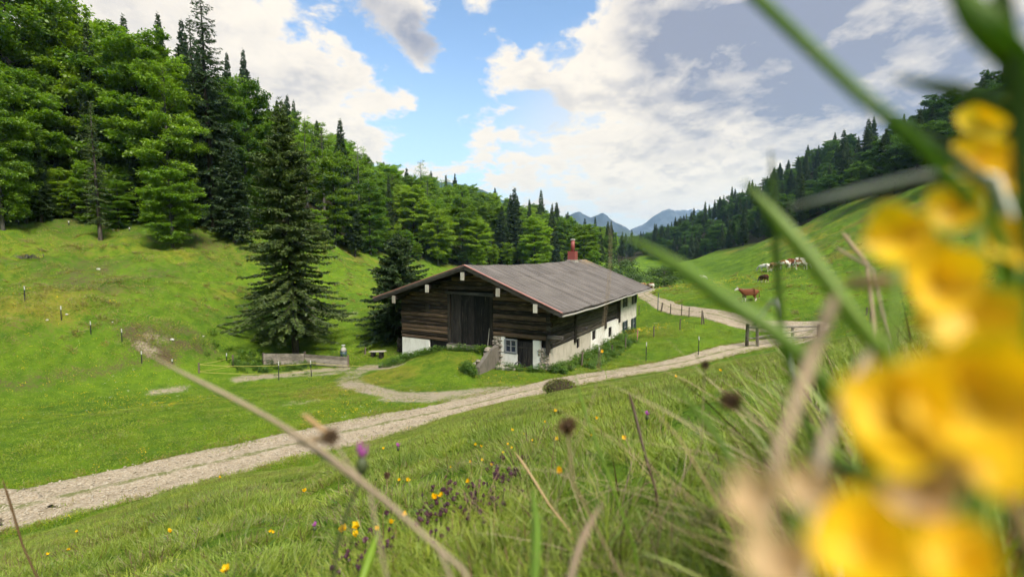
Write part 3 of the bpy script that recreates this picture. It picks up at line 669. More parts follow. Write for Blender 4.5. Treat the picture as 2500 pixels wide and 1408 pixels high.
# window: frame, mullions, four panes
wn = MB(); cx_, cz_ = (xw0 + xw1) / 2, (zw0 + zw1) / 2; ww, wh = xw1 - xw0, zw1 - zw0
for sx in (-1, 1): wn.box((cx_ + sx * (ww / 2 - .045), -.13, cz_), (.09, .14, wh))
for sz in (-1, 1): wn.box((cx_, -.133, cz_ + sz * (wh / 2 - .045)), (ww - .17, .13, .09))
wn.box((cx_, -.14, cz_), (.06, .1, wh - .17)); win = wn.build('window', M['frame'], barn)
MB().box((cx_, -.125, cz_), (ww - .17, .05, .04)).build('glazing_bar', M['frame'], win)
for sx in (-1, 1):
    for sz in (-1, 1): MB().box((cx_ + sx * (ww - .1) / 4, -.095, cz_ + sz * (wh - .1) / 4), ((ww - .26) / 2, .01, (wh - .24) / 2)).build('pane', M['glass'], win)
sd = MB().box(((xd0 + xd1) / 2, -.04, (zb + zd1) / 2), (xd1 - xd0 - .02, .06, zd1 - zb)).build('stable_door', M['door'], barn)
wp = (xd1 - xd0 - .06) / 6
for i in range(6): MB().box((xd0 + .03 + wp * (i + .5), -.085, (zb + zd1) / 2), (wp - .015, .03, zd1 - zb - .06)).build('plank', M['door'], sd)
MB().box(((xd0 + xd1) / 2, -.12, zd1 - .45), (xd1 - xd0 - .1, .03, .09)).build('ledge_board', M['beam'], sd)
# rubble masonry: mortar bed with single stones proud of it
MB().box(((gx(1207) + gx(1225)) / 2, .0, (zb + G0) / 2), (gx(1225) - gx(1207), .2, G0 - zb - .02)).build('mortar_bed', M['mortar'], barn)
MB().box(((gx(1322) + HW) / 2 + .02, .02, (zb + 1.45) / 2), (HW - gx(1322) + .1, .26, 1.45 - zb)).build('mortar_bed', M['mortar'], barn)
def stones(x0, x1, z0, z1, n, y, s, seed):
    q = random.Random(seed); pts = []
    for t in range(n * 30):
        if len(pts) >= n: break
        x, z_, r = q.uniform(x0, x1), q.uniform(z0, z1), s * q.uniform(.6, 1.25)
        if all((x - a) ** 2 + ((z_ - b) * 1.25) ** 2 > (.82 * (r + c)) ** 2 for a, b, c in pts): pts.append((x, z_, r))
    for i, (x, z_, r) in enumerate(pts):
        MB().blob((x, y, z_), (r * q.uniform(.9, 1.3), r * .7, r * q.uniform(.65, .95)), seed * 50 + i).build('stone', M['stone'], barn)
stones(gx(1206), gx(1227), 0.1, G0 - .1, 26, -.13, .15, 3)
stones(gx(1318), HW + .05, 0.0, 1.35, 20, -.14, .17, 4)
# corner post, side wall
MB().box((HW - .02, -.1, (G0 + 1.0) / 2 + .1), (.24, .34, 1.1)).build('corner_post', M['beam'], barn)
sy = lambda px, py=800: on_side(px, py)[0]
S0 = 1.42
yh = sy(1509)            # where the plastered dwelling part starts
y_rec = sy(1474)
top = roof_z(HW) - .12
z = S0; k = 0
while z < top - .1:
    h = min(LH, top - z)
    for (a, b) in ((-.12 - (.1 if k % 2 == 0 else 0), sy(1400)), (sy(1400) + .02, y_rec)):
        hexlog(a, b, z + h / 2, h * .97, 1, -HW).build('log', M['log_grey'], barn)
    if z > S0 + .2: hexlog(y_rec + .1, yh, z + h / 2, h * .97, 1, -HW + .18).build('log', M['log_grey'], barn)
    z += h; k += 1
for yy in (sy(1400), y_rec, yh - .15):
    MB().box((HW + .12, yy, (S0 + top) / 2 - .12), (.26, .3, top - S0 + .3)).build('wall_post', M['beam'], barn)
for px_, py_ in ((1402, 800), (1338, 822)):
    y_, z_ = on_side(px_, py_); MB().box((HW + .55, y_, z_), (1.1, .22, .22)).build('beam_end', M['fascia'], barn)
# side masonry: bare render near, white further on, dwelling part up to the eaves
op = [(sy(1405, 835), sy(1413, 835), on_side(1409, 849)[1], on_side(1409, 823)[1]), (sy(1443, 815), sy(1453, 815), on_side(1448, 829)[1], on_side(1448, 803)[1]), (sy(1483, 810), sy(1492, 810), on_side(1487, 822)[1], on_side(1487, 798)[1])]
def wall_run(a, b, z1, mat, holes, z0=-1.2, xo=HW - .1):
    m = MB(); cur = a
    for (h0, h1, hz0, hz1) in sorted(holes):
        m.box((xo, (cur + h0) / 2, (z0 + z1) / 2), (.4, h0 - cur, z1 - z0))
        if z1 - hz1 > .04: m.box((xo, (h0 + h1) / 2, (hz1 + z1) / 2), (.4, h1 - h0, z1 - hz1))
        m.box((xo, (h0 + h1) / 2, (z0 + hz0) / 2), (.4, h1 - h0, hz0 - z0)); cur = h1
    m.box((xo, (cur + b) / 2, (z0 + z1) / 2), (.4, b - cur, z1 - z0)); return m.build('plaster_wall', mat, barn)
yw = sy(1440)
wall_run(.0, yw, S0 - .02, M['concrete'], [(op[0][0], op[0][1], max(op[0][2], -.6), min(op[0][3], S0 - .1))])
wall_run(yw, yh, S0 + .08, M['plaster'], [(a, b, max(c, -.6), min(d, S0 + .0)) for a, b, c, d in op[1:]])
for a, b, c, d in op:
    m = MB().box((HW - .02, (a + b) / 2, (c + d) / 2), (.05, b - a, d - c)); w_ = m.build('stable_window', M['dark'], barn)
    MB().box((HW + .03, (a + b) / 2, (c + d) / 2), (.05, .06, d - c)).build('glazing_bar', M['beam'], w_)
hw = []
for (x0, x1, y0, y1) in ((1518, 1528, 720, 748), (1540, 1551, 715, 740), (1517, 1528, 784, 813), (1538, 1549, 776, 803)):
    a, b = sy(x0, (y0 + y1) / 2), sy(x1, (y0 + y1) / 2); hw.append((a, b, on_side((x0 + x1) / 2, y1)[1], on_side((x0 + x1) / 2, y0)[1]))
dw = wall_run(yh, B_L, top + .05, M['plaster_old'], [(a + (b - a) * .25, b - (b - a) * .25, max(c, -.5), d) for a, b, c, d in ()])
for i, (a, b, c, d) in enumerate(hw):
    w_ = MB().box((HW + .105, (a + b) / 2, (c + d) / 2), (.03, (b - a) * .5, d - c)).build('dwelling_window', M['glass'], barn)
    fr = MB(); y0, y1 = a + (b - a) * .24, b - (b - a) * .24
    for yy in (y0, (y0 + y1) / 2, y1): fr.box((HW + .13, yy, (c + d) / 2), (.05, .05, d - c))
    for zz in (c, (c + d) / 2, d): fr.box((HW + .135, (y0 + y1) / 2, zz), (.04, y1 - y0 + .05, .05))
    fr.build('frame', M['frame'], w_)
    for s in (0, 1):
        yy = a + (b - a) * .12 if s == 0 else b - (b - a) * .12
        MB().box((HW + .16, yy, (c + d) / 2), (.05, (b - a) * .27, d - c + .06)).build('shutter', M['shutter'], w_)
# far and left walls (plain, seen only from elsewhere)
MB().prism([(-HW, -1.2), (HW - .35, -1.2), (HW - .35, top), (RXO, RZ - .4), (-HW, roof_z(-HW) - .12)], 1, B_L - .2, B_L).build('back_wall', M['plaster_old'], barn)
MB().box((-HW, B_L / 2, (top - 1.2) / 2), (.24, B_L - .45, top + 1.2)).build('left_wall', M['log_grey'], barn)
# ---- roof: single sheets, two courses each side
Y0, Y1 = -1.25, B_L + 1.0
UE, UL = 8.0, 8.55       # eaves, measured from the middle of the gable
def rz(x, y):
    t = (y - Y0) / (Y1 - Y0); return RZ - fall(x) - .20 * math.sin(math.pi * min(1, t * 1.15)) * max(0, 1 - abs(x - RXO) / 9) - .03 * math.sin(y * 1.3)
roof = MB()
n = 24
V_ = []; F_ = []
for i in range(n + 1):
    y = Y0 + .05 + (Y1 - Y0 - .1) * i / n
    for u, dz in ((-UL + .05, -.12), (RXO, -.12), (UE - .05, -.12), (UE - .05, -.03), (RXO, -.03), (-UL + .05, -.03)): V_.append((u, y, rz(u, y) + dz))
for i in range(n):
    for q in range(6): F_.append((i * 6 + q, (i + 1) * 6 + q, (i + 1) * 6 + (q + 1) % 6, i * 6 + (q + 1) % 6))
F_.append((0, 1, 2, 3, 4, 5)); F_.append(tuple(n * 6 + q for q in (5, 4, 3, 2, 1, 0)))
roof.add(V_, F_); rf = roof.build('roof', M['beam'], barn)
rf['label'] = 'long low-pitched grey sheet roof with a sagging ridge'
NP = 32; pw_ = (Y1 - Y0) / NP
for side in (-1, 1):
    LN_ = UE - RXO if side > 0 else UL + RXO
    for (u0, u1, dz) in ((1.95, LN_, .0), (0.0, 2.15, .018)):
        for i in range(NP):
            ya = Y0 + pw_ * i; jz = R3.uniform(-.006, .01); V_ = []; F_ = []; ps = ((0, .006), (.04, .065), (.10, .065), (.14, .008), (.48, .008), (.52, .03), (.56, .008), (.985, .008))
            us = np.linspace(u0, u1, 4); je = R3.uniform(-.05, .05) if u0 > 0 else 0
            for u in us:
                for a, h in ps:
                    y = ya + a * pw_; uu = u + (je if u == us[-1] else 0); V_.append((RXO + side * uu, y, rz(RXO + side * uu, y) + h + dz + jz))
            k = len(ps)
            for q in range(len(us) - 1):
                for s in range(k - 1):
                    f = (q * k + s, q * k + s + 1, (q + 1) * k + s + 1, (q + 1) * k + s); F_.append(f[::-1] if side > 0 else f)
            moss = [max(0, 1 - abs(v[0] - RXO) / 1.9) * max(0, (v[1] - 19.5) / 4) for v in V_]
            me = np_mesh('roof_sheet', np.array(V_), np.array(F_), M['roof'], {'moss': np.clip(moss, 0, 1)})
            link('roof_sheet', me, rf)
MB().tube([(RXO, Y0 + (Y1 - Y0) * i / 16, rz(RXO, Y0 + (Y1 - Y0) * i / 16) + .01) for i in range(17)], .075, 6).build('ridge_cap', M['roof'], rf)
for side in (-1, 1):
    for (yy, nm) in ((Y0 - .03, 0), (Y1 + .03, 1)):
        ang = math.atan(SR if side > 0 else SL); ln = (UE - RXO if side > 0 else UL + RXO) / math.cos(ang); cx2 = (RXO + (UE if side > 0 else -UL)) / 2; cz2 = rz(cx2, yy)
        rot = Matrix.Rotation(side * ang, 3, 'Y')
        MB().box((cx2 + .0, yy, cz2 - .15), (ln, .05, .26), rot).build('bargeboard', M['fascia'], rf)
        if nm == 0:
            MB().box((cx2, yy - .045, cz2 - .06), (ln, .04, .12), rot).build('bargeboard', M['fascia'], rf)
            MB().box((cx2, yy - .02, cz2 + .055), (ln, .14, .05), rot).build('edge_trim', M['pink'], rf)
# purlins with pale boarded ends
for px_, py_ in ((1134, 672), (1048, 702), (1220, 711), (967, 728), (1311, 750)):
    x_, z_ = on_gable(px_, py_, Y0 + .12)
    pu = MB().box((x_, (Y0 + 1.2) / 2 - .05, z_ + .05), (.22, 1.2 - Y0, .26)).build('purlin', M['beam'], rf)
    MB().box((x_, Y0 - .16, z_ - .06), (.30, .05, .58)).build('purlin_end', M['purlin'], pu)
# rafters' board and loose gutter along the near eave
gp = [(UE + .03, Y0 + (Y1 - Y0) * i / 12, rz(UE, Y0 + (Y1 - Y0) * i / 12) - .13 - (.10 if i < 6 else 0) * math.sin(i / 6 * math.pi) - (.06 if i == 0 else 0)) for i in range(13)]
MB().tube(gp, .065, 6).build('gutter', M['gutter'], rf)
MB().box((UE - .08, (Y0 + Y1) / 2, rz(UE - .1, 12) - .12), (.05, Y1 - Y0 - .2, .16)).build('eaves_board', M['fascia'], rf)
# chimney at the far end of the ridge
pc = plane_hit(1398, 622, b2w(RXO, 0), NS); _, yc = w2b(pc[0], pc[1]); zc = rz(RXO, yc)
ch = MB().box((RXO, yc, zc + .45), (.85, .85, 1.3)).build('chimney', M['red'], rf)
MB().box((RXO, yc, zc + .0), (.98, .98, .30)).build('flashing', M['gutter'], ch)
MB().tube([(RXO, yc, zc + 1.09), (RXO, yc, zc + 2.25)], .22, 12).build('chimney_pipe', M['red'], ch, True)
MB().tube([(RXO, yc, zc + 2.25), (RXO, yc, zc + 2.33)], .15, 8).tube([(RXO, yc, zc + 2.33), (RXO, yc, zc + 2.42)], [.30, .24], 10).build('chimney_cap', M['gutter'], ch)

# ---- retaining wall beside the ramp
rw = empty('retaining_wall', b2w(2.45, -.15, 0), B_ANG); tag(rw, 'short sloping concrete and stone retaining wall beside the barn ramp', 'wall')
m = MB(); m.add([(-.16, 0, -.4), (.16, 0, -.4), (.16, -2.7, -.4), (-.16, -2.7, -.4), (-.16, 0, 1.35), (.16, 0, 1.35), (.16, -1.1, 1.22), (-.16, -1.1, 1.22), (.16, -2.7, .30), (-.16, -2.7, .30)],
        [(0, 1, 2, 3), (4, 7, 6, 5), (7, 9, 8, 6), (3, 2, 8, 9), (1, 5, 6, 8, 2), (0, 3, 9, 7, 4), (0, 4, 5, 1)])
m.build('concrete_face', M['oldwall'], rw)
q = random.Random(9)
for i in range(34):
    y_ = -q.uniform(.3, 3.7); zt = 1.25 if y_ > -1.1 else 1.25 + (y_ + 1.1) * .46; z_ = q.uniform(-.1, max(.1, zt)); r = q.uniform(.10, .2)
    MB().blob((-.16 - q.uniform(0, .18) if y_ > -3.2 else q.uniform(-.3, .3), y_, z_), (r * 1.1, r * 1.2, r * .85), 300 + i).build('stone', M['stone'], rw)
stp = MB().box((0, 0, .1), (1.5, .7, .35)); stp = stp.build('concrete_step', M['concrete']); p = b2w(3.6, -.75); p[2] = gz(p[0], p[1]) - .06; stp.location = p; stp.rotation_euler = (0, 0, B_ANG)
tag(stp, 'low concrete step in front of the barn window', 'step')
wl = empty('old_wheel', b2w(4.35, -.55, 0)); wl.location[2] = gz(*b2w(4.35, -.55)[:2]) + .24; wl.rotation_euler = (0, 0, B_ANG + .7); tag(wl, 'small old wheel rim leaning by the stable door', 'wheel')
MB().tube([(.24 * math.cos(a), 0, .24 * math.sin(a)) for a in np.linspace(0, 2 * math.pi, 15)], .045, 6, cap=False).build('rim', M['black'], wl)
MB().tube([(0, -.05, 0), (0, .05, 0)], .06, 8).build('hub', M['black'], wl)
# ------------------------------------------------------------------ trees
def unit(a): return a / np.maximum(np.linalg.norm(a, axis=-1, keepdims=True), 1e-9)
def cards(C, D, Nn, ln, wd, mid=.45):
    """leaf-shaped diamonds: centre of base C, direction D, normal Nn"""
    D = unit(D); S = unit(np.cross(D, Nn)); ln = np.asarray(ln)[:, None]; wd = np.asarray(wd)[:, None]
    P = np.stack([C, C + D * ln * mid + S * wd / 2, C + D * ln, C + D * ln * mid - S * wd / 2], 1).reshape(-1, 3)
    F = np.arange(len(P)).reshape(-1, 4); return P, F
def tubes_np(paths, radii, n=3):
    V = []; F = []; o = 0; an = np.arange(n) * 2 * math.pi / n
    for P, r in zip(paths, radii):
        P = np.asarray(P, float); r = np.asarray(r, float)
        T = unit(np.gradient(P, axis=0)); a = np.where(np.abs(T[:, 2:3]) < .9, [[0, 0, 1.]], [[1., 0, 0]]); U = unit(np.cross(T, a)); Wv = np.cross(T, U)
        ring = P[:, None] + (U[:, None] * np.cos(an)[None, :, None] + Wv[:, None] * np.sin(an)[None, :, None]) * r[:, None, None]
        V.append(ring.reshape(-1, 3)); k = len(P)
        i, j = np.meshgrid(np.arange(k - 1), np.arange(n), indexing='ij'); j2 = (j + 1) % n
        F.append((np.stack([i * n + j, i * n + j2, (i + 1) * n + j2, (i + 1) * n + j], 2).reshape(-1, 4)) + o); o += k * n
    return np.vstack(V), np.vstack(F)
def make_spruce(seed, H, R, cb=.06, dens=1.0, needle='needle', droop=.28, sparse_top=0.0, taper=.85, tw=.42, lumps=.25, fine=1):
    g = np.random.default_rng(seed); paths = []; radii = []
    zt = np.linspace(0, 1, 9); wig = np.cumsum(g.normal(0, .008 * H / 9, (9, 2)), 0)
    paths.append(np.c_[wig, zt * H * .99]); radii.append(.013 * H * (1 - zt) ** .8 + .012)
    C = []; D = []; NN = []; LN = []; WD = []
    nb = int(H * 11 * dens); zs = cb + (1 - cb) * np.sort(g.random(nb)) ** .92
    lump = 1 + lumps * np.sin(np.linspace(0, 23, 200) + g.random() * 6) * g.random(200)
    for k, q in enumerate(zs):
        a = k * 2.39996 + g.normal(0, .5); prof = (1 - q) ** taper * (1 if q > cb + .08 else .8)
        ln = R * prof * g.uniform(.62, 1.12) * lump[int(q * 199)] + .12
        if g.random() < .06: ln *= 1.25
        s = np.linspace(0, 1, 6); up = .25 * (q - .35); dr = droop * (1.25 - q)
        x = ln * s; z = q * H * .985 + ln * (up * s - dr * s ** 1.6 + .16 * s ** 4)
        base = np.array([np.interp(q, zt, wig[:, 0]), np.interp(q, zt, wig[:, 1])])
        bend = a + g.normal(0, .25) * s
        P = np.c_[base[0] + x * np.cos(bend), base[1] + x * np.sin(bend), z]
        if ln > .5: paths.append(P); radii.append(np.linspace(.012 + .012 * ln, .004, 6))
        dn = 1.0 if q < 1 - sparse_top else .42
        m = max(5, int(ln * 34 * dn * fine)); t = g.random(m) ** .65; t = .06 + .94 * t
        if q < .5: t = np.clip(t, .16, 1)
        pc = np.stack([np.interp(t, s, P[:, i]) for i in range(3)], 1)
        out = np.array([math.cos(a), math.sin(a), 0]); sd = np.array([-math.sin(a), math.cos(a), 0])
        sg = np.where(g.random(m) < .5, -1, 1)[:, None]; fw = g.uniform(.25, 1.0, m)[:, None]
        dv = out * fw + sd * sg * g.uniform(.2, 1.0, m)[:, None] + np.array([0, 0, 1.]) * g.uniform(-1.05, .15, m)[:, None]
        C.append(pc); D.append(dv); NN.append(np.array([0, 0, 1.]) + g.normal(0, .55, (m, 3)))
        L_ = tw * g.uniform(.55, 1.15, m) * (.55 + .6 * (1 - t)) * (.6 + .5 * min(1, ln / 2)) / fine ** .35; LN.append(L_); WD.append(L_ * g.uniform(.26, .42, m))
    # leader
    C.append(np.c_[np.zeros((30, 2)) + wig[-1], H * g.uniform(.93, 1.0, 30)]); aa = g.random(30) * 6.28
    D.append(np.c_[np.cos(aa), np.sin(aa), g.uniform(.1, 1.2, 30)]); NN.append(g.normal(0, 1, (30, 3))); LN.append(np.full(30, .32)); WD.append(np.full(30, .08))
    C = np.vstack(C); D = np.vstack(D); NN = np.vstack(NN); LN = np.concatenate(LN); WD = np.concatenate(WD)
    P, F = cards(C, D, NN, LN, WD); rn = np.repeat(g.random(len(C)), 4)
    tv, tf = tubes_np(paths[:1], radii[:1], 9); bv, bf = tubes_np(paths[1:], radii[1:], 3)
    trunk = np_mesh('trunk', np.vstack([tv, bv]), np.vstack([tf, bf + len(tv)]), M['bark'], smooth=True)
    crown = np_mesh('crown', P, F, M[needle], {'rnd': rn}); return trunk, crown
def make_beech(seed, H, R, cb=.18, nlimb=34, leaf=.30, ndens=1.0, mat='beech', egg=.42, flat=.17):
    g = np.random.default_rng(seed); paths = []; radii = []
    zt = np.linspace(0, 1, 8); wig = np.cumsum(g.normal(0, .012 * H / 8, (8, 2)), 0)
    paths.append(np.c_[wig, zt * H * .93]); radii.append(.015 * H * (1 - zt) ** .9 + .02)
    C = []; D = []; LN = []
    for k in range(nlimb):
        q = cb + (.97 - cb) * ((k + g.random()) / nlimb); a = k * 2.39996 + g.normal(0, .4)
        e = (q - cb) / (1 - cb); env = (e / egg) ** .55 if e < egg else max(.0, 1 - ((e - egg) / (1 - egg)) ** 1.7) ** .75
        ln = R * (.25 + .75 * env) * g.uniform(.7, 1.15)
        if e > .9: ln *= .8
        s = np.linspace(0, 1, 6); up = g.uniform(.15, .6) + .75 * e; z = q * H * .93 + ln * (up * s - (.40 + .12 * g.random()) * s ** 2)
        bend = a + g.normal(0, .3) * s
        P = np.c_[np.interp(q, zt, wig[:, 0]) + ln * s * np.cos(bend), np.interp(q, zt, wig[:, 1]) + ln * s * np.sin(bend), z]
        paths.append(P); radii.append(np.linspace(.02 + .012 * ln, .008, 6))
        ns = max(4, int(ln * 2.2)); ts = np.linspace(.28, 1, ns)
        for i, t in enumerate(ts):
            p0 = np.array([np.interp(t, s, P[:, c]) for c in range(3)]); sg = 1 if i % 2 else -1
            b = a + sg * g.uniform(.5, 1.15); sl = ln * .42 * (1.15 - t * .75) * g.uniform(.7, 1.2) + .35
            tip = p0 + np.array([math.cos(b) * sl, math.sin(b) * sl, sl * g.uniform(-.22, .18)])
            m = max(8, int(sl * 34 * ndens)); u = g.random(m) ** .6
            c = p0 + (tip - p0) * u[:, None] + np.c_[g.normal(0, .20 * (1 + sl * .25), (m, 2)), g.normal(0, flat, m)]
            C.append(c); dd = np.array([math.cos(b), math.sin(b), -.15]) + g.normal(0, .6, (m, 3)) * np.array([1, 1, .5]); D.append(dd); LN.append(leaf * g.uniform(.65, 1.3, m))
    C = np.vstack(C); D = np.vstack(D); LN = np.concatenate(LN); m = len(C)
    NN = np.array([0, 0, 1.]) + g.normal(0, .55, (m, 3))
    P, F = cards(C, D, NN, LN, LN * g.uniform(.5, .8, m)); rn = np.repeat(g.random(m), 4)
    tv, tf = tubes_np(paths[:1], radii[:1], 8); bv, bf = tubes_np(paths[1:], radii[1:], 3)
    return np_mesh('trunk', np.vstack([tv, bv]), np.vstack([tf, bf + len(tv)]), M['bark_beech'], smooth=True), np_mesh('crown', P, F, M[mat], {'rnd': rn})
PROTO = {}
for i in range(4): PROTO['spruce%d' % i] = (make_spruce(100 + i, 22, [3.6, 3.2, 4.2, 3.4][i], [.06, .10, .04, .14][i], 1.35, 'needle' if i % 2 else 'needle_dark', tw=.85), 22)
for i in range(5): PROTO['beech%d' % i] = (make_beech(200 + i, 20, [5.0, 5.6, 4.4, 5.2, 3.8][i], [.08, .12, .05, .14, .06][i], [66, 72, 62, 66, 58][i], .32, 2.2), 20)
for i in range(2): PROTO['larch%d' % i] = (make_beech(260 + i, 20, 2.2, .30, 30, .26, .55), 20)          # thin airy tree tops
for i in range(3): PROTO['far%d' % i] = ((PROTO['beech%d' % i][0][0], PROTO['beech%d' % i][0][1].copy()), 20); PROTO['far%d' % i][0][1].materials[0] = M['beech_far']
def plant(kind, name, loc, H, label, group=None, wscale=1.0, rz=None, lean=0.0):
    (tm, cm), h = PROTO[kind]; s = H / h
    e = empty(name, loc, random.uniform(0, 6.28) if rz is None else rz); e.scale = (s * wscale, s * wscale, s); e.rotation_euler[0] = lean
    link('trunk', tm, e); link('crown', cm, e); tag(e, label, 'tree', group); return e
def spot(px, d, dz=-.15): x = (px - CX) / FPX * d; return (x, d, gz(x, d) + dz)
def tall(px, d, top_py):
    x = (px - CX) / FPX * d; b = gz(x, d); return at(px, top_py, d)[2] - b
# the big lone spruce and the one beside the barn
def hero(name, mesh, loc, label, rz=0, lean=0, wood='trunk'):
    e = empty(name, loc, rz); e.rotation_euler[1] = lean; link('trunk', mesh[0], e); link('crown', mesh[1], e); tag(e, label, 'tree'); return e
p = ground(722, 863); Hh = tall(722, p[1], 240)
hero('spruce_tree', make_spruce(7, Hh, 4.9, .085, 2.1, 'needle_hero', .34, taper=.72, tw=.58, lumps=.5, fine=1.9), p + [0, 0, -.15], 'big lone spruce with visible trunk behind the low board fence', 1.0, -.028)
p = spot(972, 44); hero('spruce_tree', make_spruce(8, tall(972, 44, 562), 4.1, .05, 2.3, 'needle', .26, taper=.62, tw=.60, fine=1.6), p, 'dense dark green spruce hugging the left end of the barn', .4)
PLACED = []
def put(kind, name, px, d, top, label, group=None, ws=1.0, lean=0.0):
    if px < 720 and kind.startswith('beech') and top < 300: ws *= .8
    l = spot(px, d); PLACED.append((l[0], l[1])); return plant(kind, name, l, tall(px, d, top), label, group, ws, lean=lean)
# named trees of the left wood
put('beech0', 'beech_tree', 15, 48, 150, 'leafy beech with bright drooping sprays at the left picture edge', ws=.9)
put('beech1', 'beech_tree', 60, 57, -120, 'tall beech rising out of the top left corner')
put('beech2', 'beech_tree', 190, 60, -30, 'tall beech left of the slender young spruce')
put('beech3', 'beech_tree', 360, 60, 45, 'round-topped beech left of the tallest spruce', ws=1.1)
put('beech4', 'beech_tree', 285, 64, 20, 'narrow beech behind the slender young spruce')
put('beech2', 'beech_tree', 425, 57, 120, 'beech with bright layered sprays just left of the tallest spruce', ws=1.0)
put('beech0', 'beech_tree', 425, 51.5, 395, 'low young beech with sprays reaching down to the meadow', ws=1.2)
put('beech4', 'beech_tree', 75, 51, 270, 'small pale green tree at the wood edge left of the slender spruce', ws=.8)
put('beech1', 'beech_tree', 610, 66, 180, 'beech right of the tallest spruce on the skyline', ws=.9)
put('beech3', 'beech_tree', 680, 76, 260, 'beech behind the top of the big lone spruce', ws=.9)
put('spruce1', 'spruce_tree', 110, 52, 330, 'dark spruce in the shade of the beeches, left', ws=1.1)
put('spruce0', 'spruce_tree', 10, 49, 440, 'dark spruce low at the left picture edge', ws=1.3)
l = spot(250, 50.5); hero('spruce_tree', make_spruce(21, tall(248, 50.5, 245), 1.7, .14, 1.2, 'needle_hero', .30, tw=.42), l, 'slender young spruce with a bare pale trunk at the wood edge', 0, -.012); PLACED.append(l[:2])
l = spot(530, 60); Hs = tall(522, 60, -25); hero('spruce_tree', make_spruce(22, Hs, 4.0, .05, 1.1, 'needle_dark', .45, .40, taper=.55, tw=.62, lumps=.3), l, 'tallest spruce, thin bare-looking top against the cloud', 0, -.02); PLACED.append(l[:2])
l = spot(492, 63); hero('spruce_tree', make_spruce(23, tall(488, 63, 35), 3.4, .1, 1.0, 'needle_dark', .4, .35, taper=.6, tw=.6), l, 'thin-topped spruce left beside the tallest one', 0); PLACED.append(l[:2])
put('spruce2', 'spruce_tree', 575, 58.5, 330, 'broad dark spruce right under the tallest spruce', ws=1.2)
put('spruce3', 'spruce_tree', 868, 100, 470, 'small dark conical spruce at the far meadow edge', ws=1.3)
put('spruce1', 'spruce_tree', 840, 118, 288, 'pointed spruce standing out on the left ridge skyline')
put('larch0', 'thin_tree', 795, 112, 295, 'thin airy tree top left of the pointed ridge spruce')
put('larch1', 'thin_tree', 880, 120, 335, 'thin airy tree top right of the pointed ridge spruce')
put('larch0', 'thin_tree', 1030, 170, 375, 'thin sparse tree sticking up above the ridge trees', ws=.8)
put('beech4', 'beech_tree', 820, 98, 350, 'tall bright green beech at the far meadow edge behind the lone spruce')
put('beech2', 'beech_tree', 905, 108, 430, 'bright beech behind the small conical spruce')
put('beech0', 'beech_tree', 1130, 142, 470, 'rounded bright beech right above the barn gable')
put('beech1', 'beech_tree', 1165, 140, 530, 'lower beech in front of the rounded beech above the barn')
put('beech3', 'beech_tree', 1070, 133, 500, 'dark leafy tree left above the barn gable')
put('spruce0', 'spruce_tree', 1255, 165, 455, 'dark spruce group leader behind the barn roof, left one', ws=1.2)
put('spruce2', 'spruce_tree', 1225, 158, 500, 'dark spruce just left of the leading spruce behind the barn', ws=1.2)
put('beech2', 'beech_tree', 1305, 152, 518, 'bright beech behind the middle of the barn ridge', ws=1.15)
put('spruce1', 'spruce_tree', 1320, 215, 462, 'tallest pointed spruce behind the middle of the barn ridge')
put('spruce3', 'spruce_tree', 1358, 220, 492, 'pointed spruce left of the chimney, second tallest', ws=1.2)
put('spruce2', 'spruce_tree', 1385, 225, 515, 'pointed spruce just left above the chimney', ws=1.2)
put('spruce0', 'spruce_tree', 1358, 168, 560, 'dark narrow spruce left of the chimney')
put('beech3', 'beech_tree', 1425, 175, 540, 'bright round beech right behind the red chimney', ws=1.3)
put('spruce1', 'spruce_tree', 1465, 205, 555, 'small dark spruce right of the chimney beech')
put('beech4', 'beech_tree', 1450, 165, 605, 'low leafy tree at the right end of the barn ridge', ws=1.3)
def scatter(edges, px0, px1, n, depth, mind, kinds, mk, seed, deep_pow=1.4):
    g = np.random.default_rng(seed); xp = [p for p, _ in edges]; dp = [d for _, d in edges]; cnt = 0
    for _ in range(n * 30):
        if cnt >= n: break
        px = g.uniform(px0, px1); d0 = np.interp(px, xp, dp); d = d0 + 2 + depth * g.random() ** deep_pow; x = (px - CX) / FPX * d
        if any((x - a) ** 2 + (d - b) ** 2 < mind ** 2 for a, b in PLACED): continue
        PLACED.append((x, d)); k = kinds[int(g.random() * len(kinds))]; mk(k, (x, d, gz(x, d) - .2), g, px, d); cnt += 1
    return cnt
def mk_left(k, l, g, px, d):
    far = d > 95
    base = 'spruce_tree' if k.startswith('spruce') else ('thin_tree' if k.startswith('larch') else 'beech_tree')
    H = {'spruce_tree': g.uniform(15, 24), 'beech_tree': g.uniform(13, 20), 'thin_tree': g.uniform(17, 22)}[base]
    if px < 650: H *= 1.12
    where = 'in the wood on the left slope' if px < 760 else 'in the wood on the slope behind the barn'
    lab = {'spruce_tree': 'dark spruce crowded ', 'beech_tree': 'green broadleaf tree crowded ', 'thin_tree': 'thin airy tree standing '}[base] + where
    plant(k, base, l, H, lab, {'spruce_tree': 'spruces ', 'beech_tree': 'broadleaf trees ', 'thin_tree': 'thin trees '}[base] + where, g.uniform(.7, .95) if px < 720 else g.uniform(.8, 1.15))
KL = ['beech0', 'beech1', 'beech2', 'beech3', 'beech4', 'spruce0', 'spruce1', 'spruce2', 'spruce3', 'larch0']
KC = ['beech0', 'beech1', 'beech2', 'beech3', 'beech4', 'beech1', 'beech3', 'beech0', 'spruce0', 'spruce1', 'spruce3', 'larch0', 'larch1']
scatter(FEL, -130, 700, 56, 34, 4.2, KL[:9], mk_left, 51)
UG = np.random.default_rng(77)
def mk_low(k, l, g, px, d):
    plant(k, 'young_tree', l, g.uniform(4, 9), 'young leafy tree in the undergrowth at the wood edge', 'undergrowth trees at the wood edge', g.uniform(1.0, 1.5))
